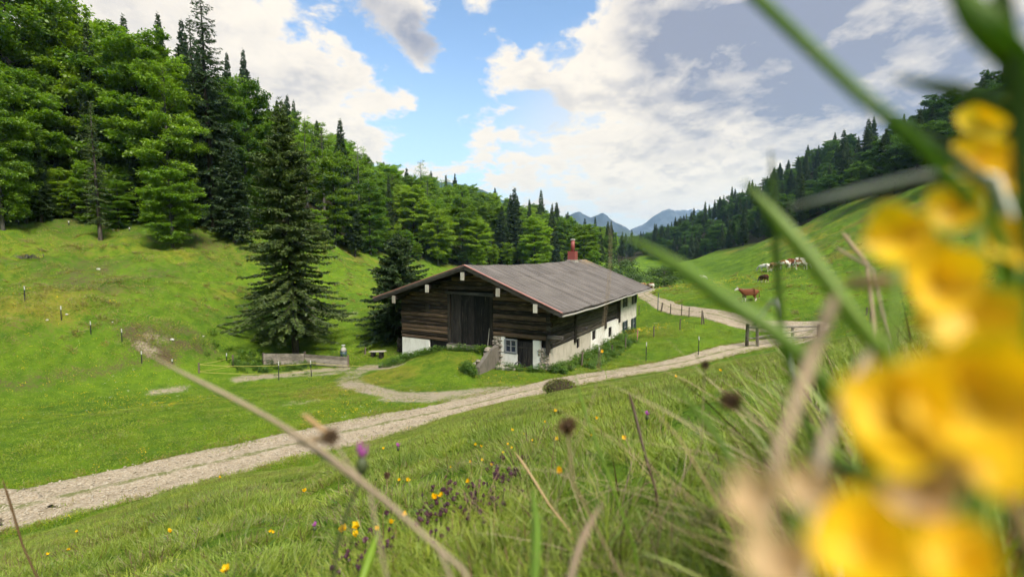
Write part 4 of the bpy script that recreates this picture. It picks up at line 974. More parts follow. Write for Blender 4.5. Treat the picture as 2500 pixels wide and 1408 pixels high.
scatter([(p, d - 1.0) for p, d in FEL], -100, 720, 34, 7, 2.2, ['beech0', 'beech2', 'beech4', 'spruce2', 'spruce0', 'spruce1'], mk_low, 57)
scatter([(p, d - 1.0) for p, d in FEL], 720, 1480, 46, 10, 3.0, ['beech0', 'beech2', 'beech4', 'beech1', 'spruce0'], mk_low, 58)
scatter(FEL, 690, 1130, 80, 85, 5.0, KC, mk_left, 52)
scatter(FEL, 1000, 1500, 100, 130, 6.0, KC[:11], mk_left, 53)
def mk_right(k, l, g, px, d):
    base = 'spruce_tree' if k.startswith('spruce') else 'broadleaf_tree'
    lab = {'spruce_tree': 'dark spruce in the dense wood on the right hillside', 'broadleaf_tree': 'broadleaf tree in the dense wood on the right hillside'}[base]
    plant(k, base, l, g.uniform(13, 19) if base == 'spruce_tree' else g.uniform(10, 15), lab, 'right hillside ' + ('spruces' if base == 'spruce_tree' else 'broadleaf trees'), g.uniform(.9, 1.3))
KR = ['spruce0', 'spruce1', 'spruce2', 'spruce3', 'far0', 'far1', 'far2', 'far0']
scatter(FER, 1575, 2060, 210, 150, 5.5, KR, mk_right, 61, 1.25)
scatter(FER, 2000, 2600, 95, 110, 6.0, KR, mk_right, 62, 1.2)
scatter([(1480, 300), (1575, 335)], 1490, 1640, 36, 160, 7.0, KR, mk_right, 63, 1.0)
put('spruce1', 'spruce_tree', 2043, 205, 315, 'pointed spruce breaking the right hill skyline', ws=1.2)
put('spruce3', 'spruce_tree', 2100, 200, 288, 'broad-topped spruce on the right hill skyline', ws=1.3)
put('far1', 'broadleaf_tree', 2270, 150, 222, 'large airy broadleaf tree on the right hill crest', ws=1.1)
put('far0', 'broadleaf_tree', 2390, 140, 165, 'broadleaf tree highest on the right hill near the picture edge')
# willow bush and small shrubs by the far bend
PROTO['bush'] = (make_beech(300, 4, 2.6, .02, 34, .22, 1.3, 'bush', .35), 4)
def bush(px, py, d, H, ws, label):
    l = spot(px, d); e = plant('bush', 'bush', l, H, label, None, ws); e['category'] = 'bush'
bush(1622, 690, 118, 5.0, 1.5, 'round grey-green willow bush by the far bend of the road')
bush(1545, 680, 105, 4.2, 1.2, 'leafy shrub behind the far barn corner')
bush(1515, 650, 120, 7.5, 1.1, 'taller light green shrub behind the barn roof end')
# ------------------------------------------------------------------ posts, fences, gate, bench
def base_at(px, py): return ground(px, py)
def pole(name, px, top, bot, wpx, mat, label, cat='post', group=None, lean=0.0, cap=None, d=None):
    p = base_at(px, bot) if d is None else np.array(at(px, bot, d))
    k = p[1] / FPX; h = (bot - top) * k * 1.0; r = max(.016, wpx * k / 2 * .85)
    e = empty(name, p - [0, 0, .12], random.uniform(-.4, .4)); e.rotation_euler[1] = lean
    sq = MB().tube([(0, 0, 0), (0, 0, h * .5), (.01, .005, h + .10), (.01, .005, h + .12)], [r, r * .96, r * .92, r * .6], 7); sq.build('shaft', M[mat], e)
    if cap: MB().tube([(0.012, .005, h * .88), (.012, .005, h + .13)], r * 1.05, 7).build('insulator', M[cap], e)
    tag(e, label, cat, group); return e
for px, t, b, w, le, lab in [(1614, 738, 761, 5, .12, 'thick leaning wooden post at the bend of the far road'), (1637, 742, 766, 3, 0, 'second wooden post along the far road, right of the thick leaning one'), (1664, 741, 769, 3, 0, 'third wooden post along the far road'),
                             (1682, 750, 774, 3, 0, 'fourth wooden post along the far road, shorter'), (1713, 757, 792, 4, 0, 'fifth wooden post along the far road, one of a close pair'), (1719, 760, 790, 4, -.14, 'leaning partner of the fifth post along the far road'),
                             (1560, 745, 768, 2.5, 0, 'thin post right of the far barn corner'), (1660, 778, 805, 4, 0, 'short post in the meadow below the far road'), (1596, 795, 823, 4, 0, 'short post among yellow flowers right of the barn'),
                             (1348, 810, 893, 5, 0, 'tall thin post at the near corner of the barn'), (1420, 856, 893, 6, .04, 'stout weathered post in the nettles beside the barn'), (1494, 841, 863, 4, 0, 'small weathered post in the nettles, third from barn corner'),
                             (1527, 823, 850, 4, 0, 'weathered post beside the dwelling end of the barn'), (892, 847, 865, 5, 0, 'short dark post behind the wooden bench'), (2125, 760, 790, 6, 0, 'short post half hidden right of the gate'), (2115, 750, 770, 5, .05, 'small stump post beyond the gate, right')]:
    pole('wooden_post', px, t, b, w, 'postwood', lab, lean=le)
pole('marker_pole', 1606, 714, 758, 2.5, 'tin', 'tall thin grey marker pole at the road bend', 'pole')
pole('orange_stake', 1556, 803, 832, 3.5, 'pink', 'reddish stake in the grass right of the barn wall', 'stake')
WG = 'white-tipped electric fence posts'
for px, t, b, lab in [(61, 700, 734, 'highest white-tipped fence post on the left slope'), (150, 746, 782, 'second white-tipped fence post down the left slope'), (222, 784, 816, 'third white-tipped fence post down the left slope'), (298, 802, 836, 'fourth white-tipped fence post, just left of the bare earth'),
                      (346, 856, 886, 'fifth dark fence post below the bare earth'), (420, 876, 888, 'small white-tipped post near the meadow corner'), (46, 537, 549, 'tiny white fence tip under the trees, far left'), (168, 540, 550, 'tiny white fence tip under the trees, second'), (316, 555, 564, 'tiny white fence tip under the trees, third'), (381, 552, 565, 'tiny white fence tip under the trees, fourth'),
                      (1462, 846, 885, 'white-tipped fence post left of two, near the barn wall'), (1577, 834, 882, 'white-tipped fence post in the middle of the meadow by the road'), (1705, 820, 866, 'white-tipped fence post right, nearest the gate')]:
    pole('electric_fence_post', px, t, b, 2.6, 'black', lab, 'fence post', WG, cap='white')
# tape fence under the lone spruce
TP_ = {}
for key, px, t, b, m_, cap, lab in [('a', 486, 884, 910, 'postwood', None, 'reddish corner post of the yellow tape fence, far left'), ('b', 569, 865, 894, 'postwood', None, 'thick dark post behind the yellow tape fence'), ('c', 553, 862, 880, 'black', 'white', 'white-tipped post at the back of the yellow tape fence'),
                                    ('d', 681, 881, 927, 'black', 'white', 'white-tipped post in the middle of the yellow tape fence'), ('e', 761, 878, 919, 'black', 'white', 'white-tipped post right in the yellow tape fence')]:
    TP_[key] = pole('tape_fence_post', px, t, b, 5 if key in 'ab' else 2.6, m_, lab, 'fence post', None, -.05 if key == 'e' else 0, cap)
tf = empty('fence_tape', TP_['d'].location); tag(tf, 'yellow electric tape strung between posts below the lone spruce', 'fence tape')
def tape(pts):
    o = np.array(tf.location); Q = []
    for a, b in zip(pts[:-1], pts[1:]):
        a, b = np.array(a), np.array(b)
        for t in np.linspace(0, 1, 6, endpoint=False): q = a + (b - a) * t; q[2] -= .06 * math.sin(math.pi * t) * np.linalg.norm(b - a) / 4; Q.append(q - o)
    Q.append(np.array(pts[-1]) - o)
    m = MB(); n = len(Q); V_ = []
    for q in Q: V_ += [q + [0, 0, .015], q - [0, 0, .015], q + [0, .006, -.015], q + [0, .006, .015]]
    F_ = [(i * 4 + k, i * 4 + (k + 1) % 4, i * 4 + 4 + (k + 1) % 4, i * 4 + 4 + k) for i in range(n - 1) for k in range(4)]
    m.add(V_, F_).build('tape', M['tape'], tf)
def T_(k, py):
    l = TP_[k].location; return at(proj(l)[0], py, l[1])
tape([T_('a', 890), T_('d', 892), T_('e', 886), at(900, 893, 37.5), at(985, 894, 37)])
tape([T_('a', 908), T_('d', 911), T_('e', 901)])
tape([T_('a', 889), T_('c', 876), T_('b', 873)]); tape([T_('a', 906), T_('b', 893)])
# board fence: two bays with three boards each
bf = empty('board_fence', base_at(745, 888)); tag(bf, 'low weathered grey board fence of two bays under the spruce', 'fence')
o = np.array(bf.location); bp = [base_at(644, 889), base_at(745, 888), base_at(850, 896)]
for p, t, b in zip(bp, (860, 857, 866), (889, 888, 896)):
    h = (b - t) * p[1] / FPX; MB().tube([p - o - [0, 0, .15], p - o + [0, 0, h]], .085, 6).build('post', M['postwood'], bf)
for (a, b, ht) in ((bp[0], bp[1], .86), (bp[1], bp[2], .82)):
    for k in range(3):
        c = (a + b) / 2 - o; dv = b - a; L2 = float(np.hypot(dv[0], dv[1])); rot = Matrix.Rotation(math.atan2(dv[1], dv[0]), 3, 'Z') @ Matrix.Rotation(-math.atan2(dv[2], L2), 3, 'Y')
        MB().box((c[0], c[1] - .1, c[2] + .12 + (k + .0) * ht / 3 + .02), (L2 - .05, .05, ht / 3 - .015), rot).build('board', M['greywood'], bf)
# bench
p = base_at(922, 872); be = empty('bench', p, -.45); tag(be, 'small rough bench, pale plank top on dark block legs', 'bench')
MB().box((0, 0, .50), (1.5, .42, .08), Matrix.Rotation(-.10, 3, 'Y')).build('seat', M['purlin'], be)
for s in (-.45, .4): MB().box((s, 0, .20), (.22, .36, .52 + s * .12)).build('leg', M['beam'], be)
# small feed bin on a post
p = base_at(839, 872); fb = empty('feed_bin', p); tag(fb, 'small teal metal bin with grey hood behind the board fence', 'bin')
k = p[1] / FPX
MB().tube([(0, 0, 0), (0, 0, .50)], [.24, .27], 10).build('body', M['tin'], fb, True)
MB().tube([(0, 0, .50), (0, 0, .72), (0, 0, .86)], [.28, .20, .10], 10).build('hood', M['gutter'], fb, True)
MB().tube([(0, 0, .86), (0, 0, .98), (0, 0, 1.0), (0, 0, 1.04)], [.03, .03, .16, .15], 8).build('lid', M['white'], fb)
MB().box((0, -.28, .22), (.2, .04, .2)).build('door', M['glass'], fb)
# firewood by the left barn wall
wp_ = empty('firewood_stack', b2w(-7.4, 1.2, gz(*b2w(-7.4, 1.2)[:2])), B_ANG); tag(wp_, 'small brown stack of firewood at the left barn corner', 'wood stack')
q = random.Random(3)
for r_ in range(6):
    for c_ in range(5):
        x, z_ = -.5 + c_ * .23 + (.1 if r_ % 2 else 0), .12 + r_ * .2; MB().tube([(x, -.5, z_), (x + q.uniform(-.03, .03), .5, z_)], q.uniform(.09, .12), 6).build('log', M['bark'], wp_)
# gate across the track
gp_ = [base_at(1823, 846), base_at(1849, 846), base_at(1935, 824), base_at(1995, 822)]
gt = empty('field_gate', gp_[1]); tag(gt, 'grey wooden pole gate with horizontal rails across the track', 'gate'); o = np.array(gp_[1])
def bar(a, b, w): MB().tube([a - o, (a + b) / 2 - o, b - o], w, 6).build('rail', M['greywood'], gt)
def on_(px, py, d): return np.array(at(px, py, d))
d0, d1, d2, d3 = gp_[0][1], gp_[1][1], gp_[2][1], gp_[3][1]
bar(on_(1830, 799, d0), on_(1995, 797, d3), .085); bar(on_(1852, 822, d1), on_(1992, 802, d3), .07); bar(on_(1830, 826, d0), on_(1995, 822, d3), .07)
for (px, t, pp, w) in ((1849, 801, gp_[1], .12), (1935, 797, gp_[2], .12)): MB().tube([pp - o - [0, 0, .1], on_(px, t, pp[1]) - o], w, 6).build('upright', M['greywood'], gt)
pole('gate_post', 1823, 789, 846, 10, 'postwood', 'thick wooden gate post with mossy top, left end of the gate', 'post')
pole('gate_post', 1998, 790, 822, 9, 'postwood', 'thick wooden gate post at the right end of the gate', 'post')
# brush pile, fallen twig, stones
p = base_at(75, 634); br = empty('brush_pile', p); tag(br, 'grey heap of dead branches on the upper left slope', 'brush pile')
q = random.Random(8)
for i in range(26):
    a = q.uniform(0, 6.28); l = q.uniform(.4, 1.5); x, y = q.uniform(-.9, .9), q.uniform(-.5, .5); MB().tube([(x, y, .05), (x + math.cos(a) * l * .6, y + math.sin(a) * l * .4, .3 + q.uniform(0, .2)), (x + math.cos(a) * l, y + math.sin(a) * l * .6, .12)], [.03, .02, .008], 4).build('branch', M['fascia'], br)
for i, (px, py) in enumerate([(115, 782), (163, 768), (240, 658), (275, 787), (496, 821), (420, 830)]):
    p = base_at(px, py); s = random.uniform(.07, .13); o_b = MB().blob((0, 0, s * .3), (s * 1.3, s, s * .7), 700 + i).build('rock', plain_mat('pale_rock', (.55, .53, .48), .9, .2) if i == 0 else bpy.data.materials['pale_rock']); o_b.location = p
    tag(o_b, 'small pale stone lying in the grass of the slope', 'rock', 'pale stones in the grass')
# ------------------------------------------------------------------ cows
def cow_mat(name, brown, white_amt, seed, face=True):
    m, t, out = new_mat(name); p = principled(t, out, .75, .25); tc = N(t, 'ShaderNodeTexCoord'); v = tc.outputs['Object']
    ad = N(t, 'ShaderNodeVectorMath', operation='ADD'); L(t, v, ad.inputs[0]); ad.inputs[1].default_value = (seed * 3.1, seed * 1.7, 0)
    n = tex_noise(t, ad.outputs[0], 1.5, 2, .5); sp = N(t, 'ShaderNodeSeparateXYZ'); L(t, v, sp.inputs[0])
    f = maprange(t, n.outputs[0], .64 - white_amt, .67 - white_amt)
    if face: f = mathn(t, 'MAXIMUM', f, maprange(t, sp.outputs[0], 1.08, 1.16))
    f = mathn(t, 'MAXIMUM', f, maprange(t, mathn(t, 'ADD', sp.outputs[2], mathn(t, 'MULTIPLY', n.outputs[0], .35)), .66, .58))
    L(t, mixc(t, f, brown, (.72, .66, .56)), p.inputs['Base Color']); return m
def skin_mesh(name, verts, edges, radii, mat, sub=2):
    me = bpy.data.meshes.new(name); me.from_pydata(verts, edges, []); o = bpy.data.objects.new(name, me); COL.objects.link(o)
    md = o.modifiers.new('s', 'SKIN'); sv = me.skin_vertices[0].data
    for i, r in enumerate(radii): sv[i].radius = (r, r) if not hasattr(r, '__len__') else r
    sv[0].use_root = True
    sb = o.modifiers.new('d', 'SUBSURF'); sb.levels = sub; sb.render_levels = sub
    dg = bpy.context.evaluated_depsgraph_get(); nm = bpy.data.meshes.new_from_object(o.evaluated_get(dg)); bpy.data.objects.remove(o); bpy.data.meshes.remove(me)
    nm.name = name; nm.materials.clear(); nm.materials.append(mat); nm.polygons.foreach_set('use_smooth', [True] * len(nm.polygons)); return nm
def cow_meshes(graze, walk, mat):
    v = [(-.15, 0, 1.12)]; r = [(.40, .36)]; e = []
    def add(p, rad, par): v.append(p); r.append(rad); e.append((par, len(v) - 1)); return len(v) - 1
    rump = add((-.72, 0, 1.20), (.31, .29), 0); rear = add((-.98, 0, 1.22), .19, rump); chest = add((.42, 0, 1.10), (.38, .30), 0)
    if graze: nb = add((.80, 0, 1.06), .22, chest); nk = add((1.08, 0, .72), .15, nb); hd = add((1.22, 0, .42), .14, nk); mz = add((1.36, 0, .14), .085, hd)
    else: nb = add((.78, 0, 1.26), .23, chest); nk = add((1.02, 0, 1.42), .16, nb); hd = add((1.22, 0, 1.46), .145, nk); mz = add((1.52, 0, 1.26), .09, hd)
    for s in (-1, 1):
        w = walk * s
        a = add((-.66, s * .21, .88), .17, rump); b = add((-.56 + w * .5, s * .22, .66), .11, a); c = add((-.80 + w, s * .2, .42), .06, b); d = add((-.74 + w, s * .2, .10), .047, c); add((-.68 + w, s * .2, .03), .06, d)
        a = add((.46, s * .19, .78), .15, chest); c = add((.48 - w, s * .19, .42), .072, a); d = add((.47 - w, s * .19, .10), .047, c); add((.52 - w, s * .19, .03), .06, d)
    t = add((-1.10, 0, 1.12), .04, rear); t = add((-1.14, 0, .75), .03, t); add((-1.12, 0, .42), .05, t)
    body = skin_mesh('body', v, e, r, mat)
    hp = v[hd]; ears = []
    for s in (-1, 1):
        m = MB(); m.add([(hp[0] - .05, s * .10, hp[2] + .08), (hp[0] - .08, s * .30, hp[2] + .10), (hp[0] - .02, s * .30, hp[2] + .02), (hp[0] - .0, s * .11, hp[2] + .0)], [(0, 1, 2, 3)]); ears.append((m, 'ear'))
        m = MB(); m.tube([(hp[0] - .03, s * .08, hp[2] + .12), (hp[0] - .02, s * .17, hp[2] + .2), (hp[0] + .03, s * .19, hp[2] + .3)], [.03, .022, .008], 5); ears.append((m, 'horn'))
    return body, [(m.mesh(n, M['fascia'] if n == 'ear' else M['purlin']), n) for m, n in ears]
CM = [cow_mat('cow_brown', (.16, .05, .018), -.02, 1), cow_mat('cow_dark', (.085, .028, .014), .0, 2), cow_mat('cow_pied', (.22, .085, .03), .14, 3), cow_mat('cow_white', (.20, .10, .05), .26, 4), cow_mat('cow_tan', (.26, .15, .06), .02, 5)]
CB = {}
def cow(px, py, d, face, mi, graze, label, s=1.0, walk=.10):
    s *= .82
    key = (mi, graze)
    if key not in CB: CB[key] = cow_meshes(graze, walk, CM[mi])
    x = (px - CX) / FPX * d; e = empty('cow', (x, d, gz(x, d) - .03), face, s); tag(e, label, 'cow', 'cattle grazing on the right slope')
    b, ex = CB[key]; link('body', b, e)
    for m_, n_ in ex: link(n_, m_, e)
P_ = math.pi
def cd(px, py): return base_at(px, py)[1]
cow(1830, 735, cd(1830, 735), P_ - .15, 0, False, 'brown cow with white face walking left, nearest of the herd', 1.12)
cow(1865, 690, cd(1865, 690), P_ / 2 + .25, 1, True, 'dark brown cow seen from behind below the group', 1.0)
cow(1866, 664, cd(1866, 664), P_ * .72, 3, True, 'white and brown cow at the left of the group', 1.25)
cow(1892, 662, cd(1892, 662), .3, 4, True, 'tan cow grazing second from the left in the group', 1.25)
cow(1918, 657, cd(1918, 657), -.3, 2, True, 'brown and white cow grazing in the middle of the group', 1.25)
cow(1934, 652, cd(1934, 652), .2, 0, True, 'brown cow behind the middle of the group', 1.25)
cow(1953, 650, cd(1953, 650), .25, 3, False, 'white-backed cow at the back right of the group', 1.25)
cow(1958, 658, cd(1958, 658), -.2, 2, True, 'pied cow at the right front of the group', 1.25)
cow(1717, 684, cd(1717, 684), .1, 3, True, 'lone white cow far off on the slope left of the herd', 1.05)
cow(1588, 711, cd(1588, 711), P_ / 2 + .3, 2, True, 'brown and white cow on the far bend of the road', 1.15)
cow(1568, 708, cd(1568, 708) + 3, P_ + .3, 4, True, 'light brown cow half hidden behind the barn roof corner', 1.0)
# ------------------------------------------------------------------ grass and meadow flowers (uncountable)
M['grass'] = leaf_mat('grass_blades', (0.095, 0.165, 0.016), (0.33, 0.43, 0.055), .35, .5, 1.0, tcol=(1.1, 1.2, .6))
M['grass_meadow'] = leaf_mat('meadow_blades', (0.090, 0.170, 0.010), (0.30, 0.41, 0.018), .35, .6, 1.0, tcol=(1.1, 1.2, .5))
M['olive'] = leaf_mat('olive_blades', (0.12, 0.11, 0.025), (0.32, 0.27, 0.075), .3, .5, 1.0, tcol=(1.1, 1.1, .6))
M['straw'] = leaf_mat('dry_blades', (0.20, 0.15, 0.07), (0.42, 0.36, 0.22), .2, .4, 1.0, tcol=(1, 1, .8))
M['sedge'] = leaf_mat('brown_heads', (0.05, 0.03, 0.016), (0.17, 0.105, 0.05), .1, .4, 1.0, tcol=(1, .9, .7))
M['nettle'] = leaf_mat('nettle_leaves', (0.035, 0.095, 0.012), (0.12, 0.23, 0.026), .4, .6, 1.0)
M['yellow'] = leaf_mat('yellow_petals', (0.90, 0.58, 0.002), (1.0, 0.74, 0.004), .5, .25, 30, tcol=(1.05, 1.0, .6))
M['whitefl'] = leaf_mat('white_petals', (0.7, 0.7, 0.66), (0.85, 0.85, 0.8), .3, .1, 30, tcol=(1, 1, 1))
M['purple'] = leaf_mat('purple_petals', (0.42, 0.09, 0.40), (0.70, 0.22, 0.66), .35, .3, 30, tcol=(1, .8, 1))
M['plum'] = leaf_mat('dark_purple_heads', (0.040, 0.014, 0.024), (0.12, 0.04, 0.065), .15, .4, 60, tcol=(1, .8, 1))
def blades(g, n, rad, h0, h1, w0, w1, lean=.5, curl=.5):
    a = g.random(n) * 6.283; rr_ = rad * np.sqrt(g.random(n)); bx, by = rr_ * np.cos(a), rr_ * np.sin(a)
    h = g.uniform(h0, h1, n); w = g.uniform(w0, w1, n); da = a + g.normal(0, .9, n); ln = np.abs(g.normal(0, lean, n)) + .05; cu = np.abs(g.normal(0, curl, n))
    dx, dy = np.cos(da), np.sin(da); sa = g.random(n) * 6.283; sx, sy_ = np.cos(sa), np.sin(sa); V = []
    for t, ws in ((0, .8), (.4, 1.0), (.75, .7)):
        off = h * (ln * t + cu * t * t); zz = h * (t - .35 * cu * t * t); x = bx + dx * off; y = by + dy * off
        V += [np.stack([x - sx * w * ws / 2, y - sy_ * w * ws / 2, zz], 1), np.stack([x + sx * w * ws / 2, y + sy_ * w * ws / 2, zz], 1)]
    off = h * (ln + cu); V.append(np.stack([bx + dx * off, by + dy * off, h * (1 - .35 * cu)], 1))
    V = np.stack(V, 1).reshape(-1, 3); b = np.arange(n) * 7
    Q = np.concatenate([np.stack([b, b + 1, b + 3, b + 2], 1), np.stack([b + 2, b + 3, b + 5, b + 4], 1)]); T = np.stack([b + 4, b + 5, b + 6], 1)
    return V, Q, T, np.repeat(g.random(n), 7)
def tuft(name, seed, parts):
    """parts: list of (material, blades args) -> one mesh"""
    g = np.random.default_rng(seed); Vs = []; Qs = []; Ts = []; Rs = []; mq = []; mt = []; o = 0; mats = []
    for i, (mat, args) in enumerate(parts):
        V, Q, T, r = blades(g, *args); Vs.append(V); Qs.append(Q + o); Ts.append(T + o); Rs.append(r); mq += [i] * len(Q); mt += [i] * len(T); o += len(V); mats.append(M[mat])
    return np_mesh(name, np.vstack(Vs), [np.vstack(Qs), np.vstack(Ts)], mats, {'rnd': np.concatenate(Rs)}, midx=mq + mt)
def scatter_stuff(name, label, meshes, P, scale, idx, tilt=.15, align=False):
    col = bpy.data.collections.new(name + '_sources')
    for i, m_ in enumerate(meshes): col.objects.link(bpy.data.objects.new('%s_%02d' % (name, i), m_))
    me = bpy.data.meshes.new(name); me.vertices.add(len(P)); me.vertices.foreach_set('co', np.asarray(P, np.float32).ravel())
    n = len(P); a = me.attributes.new('scl', 'FLOAT', 'POINT'); a.data.foreach_set('value', np.asarray(scale, np.float32))
    a = me.attributes.new('pick', 'INT', 'POINT'); a.data.foreach_set('value', np.asarray(idx, np.int32))
    rot = np.stack([rng.normal(0, tilt, n), rng.normal(0, tilt, n), rng.random(n) * 6.283], 1).astype(np.float32)
    if align:
        x, y = P[:, 0], P[:, 1]; e_ = align; nx = -(terrain(x + e_, y) - terrain(x - e_, y)) / (2 * e_); ny = -(terrain(x, y + e_) - terrain(x, y - e_)) / (2 * e_); n_ = unit(np.stack([nx, ny, np.ones(n)], 1))
        sp_ = rng.random(n) * 6.283; X0 = np.stack([np.cos(sp_), np.sin(sp_), 0 * sp_], 1); Yv = unit(np.cross(n_, X0)); Xv = np.cross(Yv, n_)
        rot = np.stack([np.arctan2(Yv[:, 2], n_[:, 2]), -np.arcsin(np.clip(Xv[:, 2], -1, 1)), np.arctan2(Xv[:, 1], Xv[:, 0])], 1).astype(np.float32)
    a = me.attributes.new('rot', 'FLOAT_VECTOR', 'POINT'); a.data.foreach_set('vector', rot.ravel()); me.update()
    o = link(name, me); t = bpy.data.node_groups.new(name, 'GeometryNodeTree')
    t.interface.new_socket('Geometry', in_out='INPUT', socket_type='NodeSocketGeometry'); t.interface.new_socket('Geometry', in_out='OUTPUT', socket_type='NodeSocketGeometry')
    gi = t.nodes.new('NodeGroupInput'); go = t.nodes.new('NodeGroupOutput'); ip = t.nodes.new('GeometryNodeInstanceOnPoints'); ci = t.nodes.new('GeometryNodeCollectionInfo')
    ci.inputs['Collection'].default_value = col; ci.inputs['Separate Children'].default_value = True; ci.inputs['Reset Children'].default_value = True
    def na(nm, ty): x = t.nodes.new('GeometryNodeInputNamedAttribute'); x.data_type = ty; x.inputs[0].default_value = nm; return x.outputs[0]
    er_ = t.nodes.new('FunctionNodeEulerToRotation'); t.links.new(na('rot', 'FLOAT_VECTOR'), er_.inputs[0])
    t.links.new(gi.outputs[0], ip.inputs['Points']); t.links.new(ci.outputs[0], ip.inputs['Instance']); ip.inputs['Pick Instance'].default_value = True
    t.links.new(na('pick', 'INT'), ip.inputs['Instance Index']); t.links.new(er_.outputs[0], ip.inputs['Rotation']); t.links.new(na('scl', 'FLOAT'), ip.inputs['Scale'])
    t.links.new(ip.outputs[0], go.inputs[0]); md = o.modifiers.new('scatter', 'NODES'); md.node_group = t
    tag(o, label, kind='stuff'); return o
def cover_at(x, y):
    th = np.arctan2(x, y); r = np.hypot(x, y); i = np.clip(np.searchsorted(rr, r), 0, len(rr) - 1); nf = int(round(112 / .2)) + 1
    j = np.clip(np.round((np.degrees(th) + 56) / .2).astype(int), 0, nf - 1); return cov[i, j], roadm[i, j]
def patch_near(seed, ng, ns, nb, nx, rad=.32, h=.8):
    ng, ns, nb, nx = ng * 3, ns * 3, nb * 2, nx * 2
    return tuft('turf', seed, [('grass', (ng, rad, .025 * h, .085 * h, .002, .0042, .5, .7)), ('straw', (ns, rad, .02 * h, .08 * h, .0014, .003, .9, .8)), ('nettle', (nb, rad, .015, .04, .007, .016, 1.0, .6)), ('sedge', (nx, rad, .06 * h, .13 * h, .0025, .0045, .3, .3)), ('grass', (max(4, ng // 14), rad, .07 * h, .13 * h, .0022, .0042, .35, .5))])
NEAR = [patch_near(1, 330, 40, 30, 5), patch_near(2, 300, 70, 10, 9), patch_near(3, 240, 130, 20, 14), patch_near(4, 330, 20, 60, 3, h=.9), patch_near(5, 260, 90, 30, 22), patch_near(6, 360, 30, 12, 4, h=1.05)]
TALL = [tuft('tuft', 20 + i, [('grass', (26, .06, .10, .26, .0025, .0055, .35, .5)), ('straw', (10, .06, .08, .26, .0018, .0035, .5, .6)), ('sedge', (2, .05, .18, .30, .003, .005, .25, .3))]) for i in range(3)]
FAR_ = [tuft('clump', 11, [('grass_meadow', (130, .85, .04, .13, .012, .024, .6, .6))]), tuft('clump', 12, [('grass_meadow', (120, .85, .03, .10, .014, .028, .8, .6)), ('olive', (20, .8, .03, .10, .012, .02, .8, .6))]), tuft('clump', 13, [('grass_meadow', (110, .85, .05, .17, .012, .026, .5, .6)), ('straw', (8, .8, .05, .15, .008, .014, .6, .5))]),
        tuft('clump', 14, [('olive', (90, .85, .03, .11, .012, .024, .7, .6)), ('straw', (14, .8, .03, .12, .008, .014, .8, .5)), ('grass_meadow', (40, .8, .03, .12, .012, .024, .6, .6))])]
EDGE = [tuft('clump', 31, [('grass_meadow', (16, .22, .05, .13, .010, .02, .5, .6))]), tuft('clump', 32, [('grass_meadow', (12, .25, .04, .10, .012, .022, .8, .6)), ('straw', (4, .2, .05, .12, .006, .01, .6, .5))]), tuft('clump', 33, [('olive', (14, .22, .05, .14, .01, .02, .5, .6))])]
# near bank
def sample_bank(n, r0, r1, a0=-53, a1=53, pw=1.0):
    r = r0 * (r1 / r0) ** rng.random(n) if pw == 0 else np.sqrt(r0 ** 2 + (r1 ** 2 - r0 ** 2) * rng.random(n))
    a = np.radians(rng.uniform(a0, a1, n)); x, y = r * np.sin(a), r * np.cos(a); m = r < edge_r(a) - .02; return x[m], y[m], r[m]
xs_, ys_, rs_ = [np.concatenate(v) for v in zip(sample_bank(3600, .42, 26), sample_bank(70, .45, 3.0, pw=0))]
zs_ = terrain(xs_, ys_); patch = vnoise(xs_ * .8, ys_ * .8, 61) + .5; pick = np.where(patch + rng.normal(0, .15, len(xs_)) > .58, rng.choice([2, 1, 4], len(xs_)), rng.choice([0, 3, 5, 1, 0], len(xs_)))
scatter_stuff('bank_grass', 'short mixed grass covering the near bank', NEAR, np.stack([xs_, ys_, zs_ - .006], 1), rng.uniform(.8, 1.15, len(xs_)) * np.clip(.50 + .14 * rs_, .5, 1.25), pick, align=.12)
x2, y2, r2 = [np.concatenate(v) for v in zip(sample_bank(150, .45, 2.2, 31, 52, pw=0), sample_bank(70, .7, 2.6, -5, 34, pw=0), sample_bank(30, 1.2, 4.0, -45, 5, pw=0))]; scatter_stuff('tall_grass', 'tall blurred grass close on the right of the bank', TALL, np.stack([x2, y2, terrain(x2, y2) - .01], 1), rng.uniform(.6, 1.15, len(x2)) * np.where(np.degrees(np.arctan2(x2, y2)) < 31, .55, 1), rng.integers(0, 3, len(x2)), .25)
# meadows beyond the road
def meadow_pts(n, r0, r1, a0=-50, a1=45):
    r = r0 * (r1 / r0) ** rng.random(n); a = np.radians(rng.uniform(a0, a1, n)); x, y = r * np.sin(a), r * np.cos(a)
    c, rm_ = cover_at(x, y); bx, by = w2b(x, y); inb = (np.abs(bx) < 6.7) & (by > -.1) & (by < B_L + .1)
    keep = (r > edge_r(a) + .3) & (rm_ < .25) & ~inb & (rng.random(n) > c[:, 0] * 1.15) & (rng.random(n) > c[:, 3] * .7) & (c[:, 2] < .5); return x[keep], y[keep], r[keep]
x3, y3, r3 = meadow_pts(11500, 12, 80); sl_ = np.clip((terrain(x3, y3) - .6) / 2.5, 0, 1); mo = fbm(x3 * .18, y3 * .18, 71, 3) + .5; dry = (sl_ * (x3 < 0) * .55 + .12) * (.4 + 1.3 * mo)
scatter_stuff('meadow_grass', 'bright green meadow grass around the barn and on the slopes', FAR_, np.stack([x3, y3, terrain(x3, y3) - .02], 1), np.clip(.6 + .5 * mo, .5, 1.3) * np.where(r3 > 40, 1.25, 1), np.where(rng.random(len(x3)) < np.maximum(dry, cover_at(x3, y3)[0][:, 1] * 1.1), 3, rng.integers(0, 3, len(x3))), align=.5)
